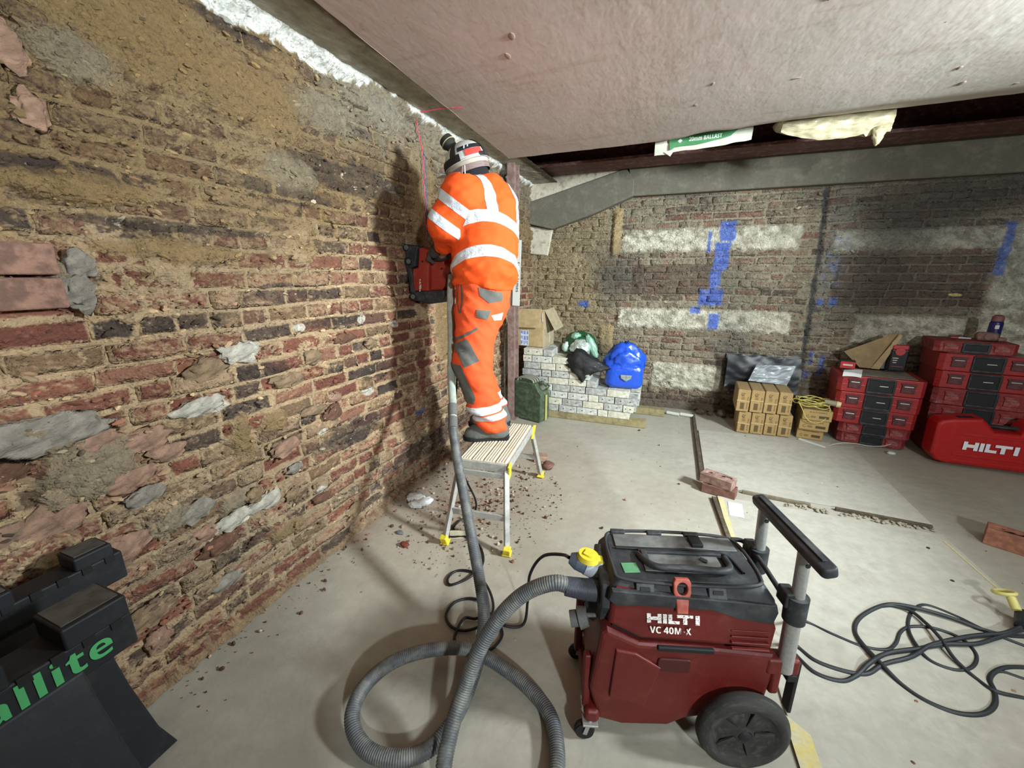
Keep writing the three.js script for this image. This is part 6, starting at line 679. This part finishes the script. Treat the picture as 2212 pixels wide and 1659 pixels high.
// ---------- floor boards, bricks, debris ----------
const dustB = new THREE.MeshStandardMaterial({ map: mottle([180, 177, 164], [164, 160, 147], 0.7, 2, 512, 0.2, 0.5), roughness: 0.93, bumpMap: BUMP1, bumpScale: 0.002 });
const darkT = new THREE.MeshStandardMaterial({ map: mottle([74, 64, 50], [120, 108, 88], 0.6, 3, 256, 0.2, 0.4), roughness: 0.9, bumpMap: bumpRep(8, 1), bumpScale: 0.002 });
{ const A = poly([[2.03, 3.03], [2.2, 3.03], [2.9, 3.02], [3.3, 2.99], [3.3, 4.3], [2.03, 4.2]]);
  const t = thing('floor_board', 'large dust covered board on the floor in front of the brown packets', 'board', [2.6, 0, -3.6]); part('board_sheet', boxUV(extrude(A, 0.006, 0.001, 1).rotateX(-PI / 2).translate(-2.6, 0.001, 3.6), 0.6), dustB, t);
  const u = thing('floor_board', 'large dust covered board with a yellow left edge under the vacuum handle and cables', 'board', [2.7, 0, -1.7]); part('board_sheet', boxUV(extrude(poly([[2.09, 2.88], [3.3, 2.88], [3.36, 1.6], [3.4, 0.4], [2.24, 0.4]]), 0.005, 0.001, 1).rotateX(-PI / 2).translate(-2.7, 0.001, 1.7), 0.6), dustB, u);
  const yl = new THREE.MeshStandardMaterial({ map: mottle([208, 190, 120], [196, 188, 166], 0.9, 5, 256, 0.0, 0.4), roughness: 0.9 });
  part('yellow_edge', boxUV(extrude(poly([[2.092, 2.85], [2.125, 2.85], [2.15, 2.3], [2.12, 2.3]]), 0.0012, 0, 1).rotateX(-PI / 2).translate(-2.7, 0.0062, 1.7)), yl, u); part('yellow_edge', boxUV(extrude(poly([[2.17, 1.35], [2.24, 1.3], [2.26, 0.9], [2.2, 0.9]]), 0.0012, 0, 1).rotateX(-PI / 2).translate(-2.7, 0.0062, 1.7)), yl, u);
  part('pale_edge', boxUV(bar([0.57, 0.007, -1.1], [0.66, 0.007, 0.1], 0.012, 0.004, 0.001)), yl, u);
  solo('timber_batten', boxUV(bar([2.0, 0.012, -4.7], [2.005, 0.012, -3.08], 0.03, 0.022, 0.003)), darkT, 'long dark timber batten on the floor running from the wall to the brick', 'batten');
  solo('timber_batten', boxUV(bar([2.065, 0.01, -2.84], [2.145, 0.01, -1.95], 0.028, 0.018, 0.003)), darkT, 'dark batten along the yellow edge of the board behind the vacuum', 'batten');
  solo('timber_batten', boxUV(bar([2.26, 0.012, -3.0], [2.66, 0.012, -2.965], 0.022, 0.018, 0.003)), MT([128, 118, 98], [90, 80, 64], 0.6, 3, 0.9), 'thin dusty batten lying across the floor right of the two bricks', 'batten');
  solo('timber_batten', boxUV(bar([2.8, 0.012, -2.975], [3.28, 0.012, -2.945], 0.024, 0.02, 0.003)), darkT, 'dark split batten at the front edge of the rear board, right hand piece', 'batten');
  const r = rng(61), cm = MT([168, 158, 138], [120, 108, 90], 0.6, 3, 0.95), g = []; for (let i = 0; i < 110; i++) { const s = 0.003 + r() * r() * 0.011; g.push(moved(lump(s * 1.5, s * 0.6, s, i * 1.7, 1, 0.7), [2.5 + r() * 0.8, s * 0.4 + 0.004, -2.93 + (r() - 0.5) * 0.05], [0, r() * 3, 0])); }
  const cr = solo('mortar_crumbs', merge(g), cm, 'pale mortar crumbs along the broken joint behind the board', 'crumbs'); cr.userData.kind = 'stuff';
  const ps = gridGeo(8, 8, (a, b) => { const x = lerp(lerp(2.14, 2.225, a), lerp(2.15, 2.235, a), b); return [x, 0.009 + 0.003 * n3(a * 4, b * 4, 1), lerp(-2.64, -2.82, b)]; }); solo('paper_sheet', ps, M(0xd2dad6, 0.85, { side: THREE.DoubleSide }), 'small white paper sheet lying flat on the board by its yellow edge', 'paper'); }
// perforated bricks
function holedBrick(l, w, h, hr, n = 3) { const s = rrect(l, w, 0.004); for (let i = 0; i < n; i++) { const q = new THREE.Path(); q.absellipse((i - (n - 1) / 2) * l * 0.28, 0, hr * 1.25, hr, 0, PI * 2); s.holes.push(q); } return boxUV(extrude(s, h - 0.006, 0.003, 1, 10).rotateX(-PI / 2).translate(0, 0.003, 0)); }
const brA = MT([128, 92, 80], [176, 158, 144], 0.8, 4, 0.9), brB = MT([150, 86, 64], [176, 140, 120], 0.5, 4, 0.9), brC = MT([104, 66, 54], [150, 120, 104], 0.6, 4, 0.9);
solo('perforated_brick', holedBrick(0.215, 0.1, 0.065, 0.014), brC, 'lower of two dusty bricks stacked at the corner of the floor boards', 'brick', [2.105, 0, -2.935], [0, -0.28, 0]);
solo('perforated_brick', holedBrick(0.215, 0.1, 0.065, 0.014), brA, 'upper dusty brick with three holes lying crosswise on another brick', 'brick', [2.09, 0.066, -2.95], [0, -0.46, 0]);
solo('perforated_brick', holedBrick(0.225, 0.105, 0.1, 0.014), brB, 'clean red perforated brick standing alone at the right edge of the frame', 'brick', [3.6, 0, -2.87], [0, -0.5, 0]);
solo('broken_brick', lump(0.05, 0.03, 0.05, 2.2, 2, 0.25), brC, 'broken red brick on the floor under the rear of the step platform', 'brick', [0.86, 0.028, -2.86]);
solo('broken_brick', boxUV(displace(rbox(0.12, 0.05, 0.09, 0.006, 3), (x, y, z) => [x + 0.006 * n3(y * 30, z * 20, 1), y + 0.006 * n3(x * 20, z * 20, 2), z])), MT([168, 140, 120], [140, 84, 66], 0.6, 4, 0.9), 'pale half brick behind the rear legs of the step platform', 'brick', [0.76, 0.026, -2.98], [0, 0.4, 0]);
// crumpled white tissue and offcuts
{ const t = thing('paper_tissue', 'crumpled white tissue on the floor at the foot of the brick wall', 'tissue', [0.16, 0.02, -2.06]); const m = M(0xdcdcd8, 0.85); part('tissue_fold', bagGeo(0.06, 0.028, 0.04, 31, 0.25, 4), m, t); part('tissue_fold', bagGeo(0.05, 0.02, 0.035, 33, 0.25, 4), m, t, [0.07, 0.004, 0.02], [0, 0.6, 0.1]); part('tissue_fold', bagGeo(0.04, 0.02, 0.03, 35, 0.25, 4), m, t, [0.03, 0.0, 0.06]); }
solo('wood_offcut', boxUV(bar([0.565, 0.012, -1.80], [0.68, 0.012, -1.85], 0.05, 0.02, 0.006)), MT([206, 194, 164], [170, 152, 120], 0.6, 3, 0.9), 'pale offcut lying between the front legs of the step platform', 'offcut');
solo('brick_chip', lump(0.028, 0.014, 0.02, 7, 2), MT([124, 60, 46], [90, 44, 36], 0.5, 3, 0.9), 'single red brick chip on the floor left of the step platform', 'chip', [0.37, 0.012, -1.63]);
solo('grey_chip', lump(0.026, 0.008, 0.016, 9, 1), M(0x6c6e74, 0.9), 'small grey flake on the floor near the brick wall', 'chip', [0.27, 0.006, -1.72]);
// crumbs of brick under and around the platform: nobody could count them
{ const cg = new THREE.DodecahedronGeometry(1, 0), im = new THREE.InstancedMesh(cg, new THREE.MeshStandardMaterial({ color: 0xffffff, roughness: 0.95 }), 1500), r = rng(19), m = new THREE.Matrix4(), q = new THREE.Quaternion(), c = new THREE.Color(), cols = [0x6e4a3a, 0x5a3a2e, 0x84604c, 0x3a302a, 0x9a8468, 0xb8a890];
  for (let i = 0; i < 1500; i++) { let x, z; if (i < 1050) { const a = r() * PI * 2, d = Math.pow(r(), 0.8); x = 0.62 + Math.cos(a) * d * 0.5; z = -2.2 + Math.sin(a) * d * 0.72; } else if (i < 1330) { x = 0.04 + r() * r() * 0.3; z = -0.6 - r() * 3; } else { x = 0.3 + r() * 3.2; z = -1.2 - r() * 3; } const s = 0.0016 + Math.pow(r(), 5) * 0.007; q.setFromEuler(new THREE.Euler(r() * 6, r() * 6, r() * 6)); m.compose(V3(Math.max(x, 0.03), s * 0.5 + 0.001, z), q, V3(s * (1 + r()), s, s * (1 + 0.6 * r()))); im.setMatrixAt(i, m); im.setColorAt(i, c.set(cols[(r() * 6) | 0])); }
  im.name = 'brick_crumbs'; im.castShadow = im.receiveShadow = true; scene.add(im); tag(im, 'scatter of brick crumbs and grit on the floor around the step platform', 'crumbs'); im.userData.kind = 'stuff'; }
// ---------- plastic trestles at the lower left ----------
const trM = new THREE.MeshStandardMaterial({ map: mottle([26, 29, 34], [80, 76, 70], 0.35, 3, 256, 0.35, 0.5), roughness: 0.6, bumpMap: BUMP6, bumpScale: 0.0005 });
const trT = MT([98, 94, 88], [52, 52, 54], 0.6, 3, 0.85);
function trestle(label, x, z0, text) { const t = thing('plastic_trestle', label, 'trestle', [x, 0, z0]);
  part('top_beam', boxUV(rbox(text ? 0.11 : 0.08, 0.09, 0.92, 0.006).translate(0, 0.665, 0.46)), trM, t);
  for (let k = 0; k < 5; k++) { const h = part('tooth', boxUV(rbox(text ? 0.12 : 0.085, text ? 0.055 : 0.04, text ? 0.115 : 0.085, 0.006).translate(0, text ? 0.735 : 0.728, 0.06 + k * 0.195)), trM, t); part('pale_top', boxUV(rbox(text ? 0.1 : 0.07, 0.003, text ? 0.1 : 0.07, 0.001).translate(-0.004, text ? 0.763 : 0.749, 0.06 + k * 0.195)), trT, h); }  // thin plates on the tooth tops, paler than the teeth
  for (let k = 0; k < 18; k++) part('slot', boxUV(rbox(0.006, 0.022, 0.022, 0.001)), dkV, t, [text ? 0.055 : 0.04, 0.702, 0.03 + k * 0.05]);
  const sp = poly([[0.1, 0.64], [0.1, 0.56], [0.09, 0.4], [0.08, 0.3], [0.05, 0.1], [0.02, 0.0], [0.17, 0.0], [0.22, 0.26], [0.3, 0.38], [0.62, 0.38], [0.7, 0.26], [0.75, 0.0], [0.9, 0.0], [0.87, 0.1], [0.84, 0.3], [0.83, 0.64]]);
  for (const s of [1, -1]) part('side_panel', boxUV(displace(extrude(sp, 0.03, 0.006, 2), (a, b, c) => [s * (0.035 + (0.64 - b) * (text ? (s < 0 ? 0.16 : 0.26) : 0.07)) + c - 0.015, b, a])), trM, t);
  if (text) { const tx = canvasTex(1024, 320, (c, w, h) => { c.clearRect(0, 0, w, h); c.fillStyle = '#4fae6a'; c.font = 'bold 330px sans-serif'; c.save(); c.scale(1.12, 1); c.fillText('allite', 0, 262); c.restore(); }); part('lettering', new THREE.PlaneGeometry(0.235, 0.075), decalMat(tx), t, [0.0565, 0.667, 0.135], [0, PI / 2, 0]); }
  return t; }
trestle('dark plastic trestle with green lettering, the nearer one at the lower left', 0.455, -0.41, true);
trestle('dark plastic trestle without visible lettering, the one nearer the wall', 0.17, -0.535, false);
// ---------- sacks stuffed between ceiling edge and beam ----------
{ const sk = new THREE.MeshPhysicalMaterial({ color: 0xc9cbb8, roughness: 0.5, clearcoat: 0.2, bumpMap: BUMP3, bumpScale: 0.003, side: THREE.DoubleSide });
  const t = thing('ballast_sack', 'green and white printed sack wedged between the ceiling edge and the steel beam', 'sack', [1.75, 2.5, -3.79]);
  const low = a => -0.025 + 0.012 * n3(a * 6, 2) - (a < 0.2 ? 0.045 : 0.035 * (1 - a)); const g = gridGeo(40, 10, (a, b) => [-0.33 + a * 0.68, lerp(low(a), 0.07, b), 0.03 * Math.sin(b * 2.2) + 0.008 * n3(a * 10, b * 5, 2)]); part('sack_front', g, sk, t); const gb = gridGeo(40, 6, (a, b) => [-0.33 + a * 0.68, low(a) + b * 0.05, -b * 0.16]); part('sack_underside', gb, sk, t); part('sack_body', bagGeo(0.32, 0.055, 0.31, 51, 0.06, 4), sk, t, [0.02, 0.135, -0.27]);
  const tx = canvasTex(1024, 140, (c, w, h) => { c.clearRect(0, 0, w, h); c.fillStyle = '#3c7a4c'; c.beginPath(); c.moveTo(40, 0); c.lineTo(1000, 0); c.lineTo(900, 80); c.lineTo(560, 115); c.lineTo(60, 125); c.fill(); c.fillStyle = '#e4eade'; c.beginPath(); c.moveTo(170, 62); c.lineTo(205, 40); c.lineTo(240, 62); c.lineTo(205, 84); c.fill(); c.font = 'bold 62px sans-serif'; c.fillText('20mm BALLAST', 330, 76); });
  part('print', gridGeo(24, 4, (a, b) => { const q = 0.12 + a * 0.76; return [-0.33 + q * 0.68, lerp(low(q) + 0.014, 0.05, b), 0.012 + 0.03 * Math.sin((0.15 + b * 0.6) * 2.2) + 0.008 * n3(q * 10, b * 5, 2)]; }), decalMat(tx), t); part('torn_flap', boxUV(extrude(poly([[0, 0], [0.08, 0.01], [0.05, -0.035]]), 0.003, 0.001, 1)), sk, t, [-0.26, -0.05, 0.01]);
  const b = thing('pale_sack', 'crumpled pale yellowish sack sagging from the ceiling edge above the beam', 'sack', [2.6, 2.5, -3.77]); const pm = new THREE.MeshPhysicalMaterial({ map: mottle([190, 182, 146], [160, 150, 126], 0.7, 3, 256, 0.1, 0.4), roughness: 0.6, clearcoat: 0.15, side: THREE.DoubleSide });
  const lo2 = a => -0.005 - 0.075 * Math.sin(clamp(a * 1.15) * PI * 0.8) - (a > 0.78 ? 0.02 : 0); part('sack_front', gridGeo(48, 14, (a, c) => [-0.32 + a * 0.64, lerp(lo2(a), 0.08, c) + 0.006 * n3(a * 12, c * 6, 4), 0.04 * Math.sin(c * 2.6) + 0.016 * n3(a * 9, c * 6, 7) + 0.02 * Math.abs(n3(a * 5, c * 3, 9))]), pm, b); part('sack_underside', gridGeo(48, 6, (a, c) => [-0.32 + a * 0.64, lo2(a) + 0.006 * n3(a * 12, 0, 4) + c * 0.05, -c * 0.15]), pm, b);
  part('sack_body', bagGeo(0.3, 0.055, 0.31, 52, 0.06, 4), pm, b, [0, 0.135, -0.29]); part('hanging_tail', boxUV(displace(bagGeo(0.035, 0.05, 0.02, 41, 0.2, 4), (x, y, z) => [x * (0.5 + (y + 0.05) * 6), y, z])), pm, b, [0.25, -0.09, 0.03]); }
// ---------- red laser light, built as a coloured strand up the wall and soffit ----------
{ const p = []; for (let i = 0; i <= 40; i++) { const y = 1.7 + i * 0.0185; p.push([0.012 + 0.004 + Math.max(0, wallL.dOf(2.505, y)) + 0.006, y, -2.505 + 0.0022 * n3(y * 22, 3)]); } for (let i = 0; i <= 12; i++) { const x = 0.045 + i * 0.026; p.push([x, 2.503 - (i > 9 ? 0.008 : 0), -2.5 - 0.012 * i / 12 + 0.003 * n3(x * 30, 2)]); }
  const t = thing('red_line', 'thin red laser line built as a coloured strand up the wall and across the soffit', 'line', [0.02, 1.7, -2.5]); part('laser_light_strand', tube(p.map(q => [q[0] - 0.02, q[1] - 1.7, q[2] + 2.5]), 0.0026, 200, 6), M(0xff4a68, 0.6), t); }
// ---------- the photographer, behind the camera: seen only by the shadow on the floor at the lower left ----------
{ const t = thing('person', 'person in dark work clothes standing behind the camera, out of frame', 'person', [1.72, 0, 0.4]);
  const B = [[0, 1.0, 0, 0.16, 0, 1.2, 0, 0.155], [0, 1.2, 0, 0.155, 0, 1.42, 0, 0.15], [0, 1.45, 0, 0.07, 0, 1.56, -0.02, 0.058], [-0.17, 1.42, 0, 0.075, -0.24, 1.18, -0.02, 0.055], [-0.24, 1.18, -0.02, 0.05, -0.1, 1.38, -0.22, 0.04], [0.17, 1.42, 0, 0.075, 0.24, 1.18, -0.02, 0.055], [0.24, 1.18, -0.02, 0.05, 0.06, 1.38, -0.22, 0.04], [0, 1.4, 0, 0.1, -0.17, 1.42, 0, 0.07], [0, 1.4, 0, 0.1, 0.17, 1.42, 0, 0.07], [-0.1, 0.98, 0, 0.115, -0.15, 0.5, -0.02, 0.08], [-0.15, 0.5, -0.02, 0.08, -0.17, 0.09, 0.02, 0.06], [0.1, 0.98, 0, 0.115, 0.15, 0.5, -0.02, 0.08], [0.15, 0.5, -0.02, 0.08, 0.17, 0.09, 0.02, 0.06], [-0.17, 0.05, 0.04, 0.045, -0.18, 0.045, -0.14, 0.042], [0.17, 0.05, 0.04, 0.045, 0.18, 0.045, -0.14, 0.042], [0, 1.7, -0.02, 0.095, 0, 1.72, -0.01, 0.1], [0, 1.66, -0.05, 0.07, 0, 1.6, -0.06, 0.05], [0, 1.68, -0.11, 0.014, 0, 1.65, -0.125, 0.016]];
  for (const s of [-1, 1]) { const hx = s < 0 ? -0.1 : 0.06; for (let k = 0; k < 4; k++) B.push([hx, 1.385, -0.225, 0.03, hx - s * 0.03, 1.41 - k * 0.02, -0.29 + k * 0.006, 0.009]); B.push([hx, 1.385, -0.225, 0.03, hx + s * 0.02, 1.43, -0.27, 0.011]); }
  const g = surfaceNet([-0.4, -0.01, -0.4], [0.4, 1.9, 0.3], 0.016, field(B, 0.05)); part('body', boxUV(g), MT([176, 128, 104], [150, 104, 84], 0.4, 3, 0.6), t);
  const f = field(B.slice(0, 15).map(b => [b[0], b[1], b[2], b[3] + 0.018, b[4], b[5], b[6], b[7] + 0.018]), 0.05); part('work_clothes', boxUV(surfaceNet([-0.4, 0.02, -0.3], [0.4, 1.56, 0.3], 0.018, (x, y, z) => Math.max(f(x, y, z), y - 1.5, 0.06 - y))), M(0x3a3c40, 0.9), t); part('cap', new THREE.SphereGeometry(0.125, 24, 12, 0, PI * 2, 0, PI / 2), M(0xcfcfc8, 0.5), t, [0, 1.73, -0.01]); }
// ---------- site lamps ----------
for (const l of LAMPS) {
  const glow = new THREE.MeshStandardMaterial({ color: 0xffffff, emissive: l.color, emissiveIntensity: 3 }), blk = M(0x222222, 0.6);
  if (l.aim) { // flood lamp on a stand: round head, glowing lens, spot light just in front of it
    const t = thing('flood_lamp', l === LAMPS[0] ? 'site flood lamp on a black stand to the right of the camera, out of frame' : 'site flood lamp on a black stand behind the camera, out of frame', 'lamp', l.at);
    const d = V3(...l.aim).sub(V3(...l.at)).normalize(), q = new THREE.Quaternion().setFromUnitVectors(V3(0, 0, 1), d);
    const h = part('lamp_head', new THREE.LatheGeometry([[0.001, -0.09], [0.06, -0.085], [0.1, -0.03], [0.115, 0], [0.108, 0.004], [0.1, -0.004]].map(p => new THREE.Vector2(...p)), 32).rotateX(PI / 2), blk, t); h.quaternion.copy(q);
    const g = part('lens', new THREE.CircleGeometry(0.1, 32), glow, t); g.quaternion.copy(q); g.position.copy(d).multiplyScalar(-0.002);
    part('pole', rod([0, -l.at[1], 0], [0, -0.06, 0], 0.018), blk, t);
    for (let i = 0; i < 3; i++) part('leg', rod([0, -1.75, 0], [0.45 * Math.cos(i * 2.09), 0.012 - l.at[1], 0.45 * Math.sin(i * 2.09)], 0.01), blk, t);
    const p = new THREE.SpotLight(l.color, l.power, 0, rad(l.angle), l.penumbra, 2); p.castShadow = true; p.shadow.radius = l.radius / 0.02; p.position.copy(d).multiplyScalar(0.02 + l.radius); p.target.position.copy(d).multiplyScalar(3); t.add(p, p.target);
  }
}
renderer.render(scene, camera);
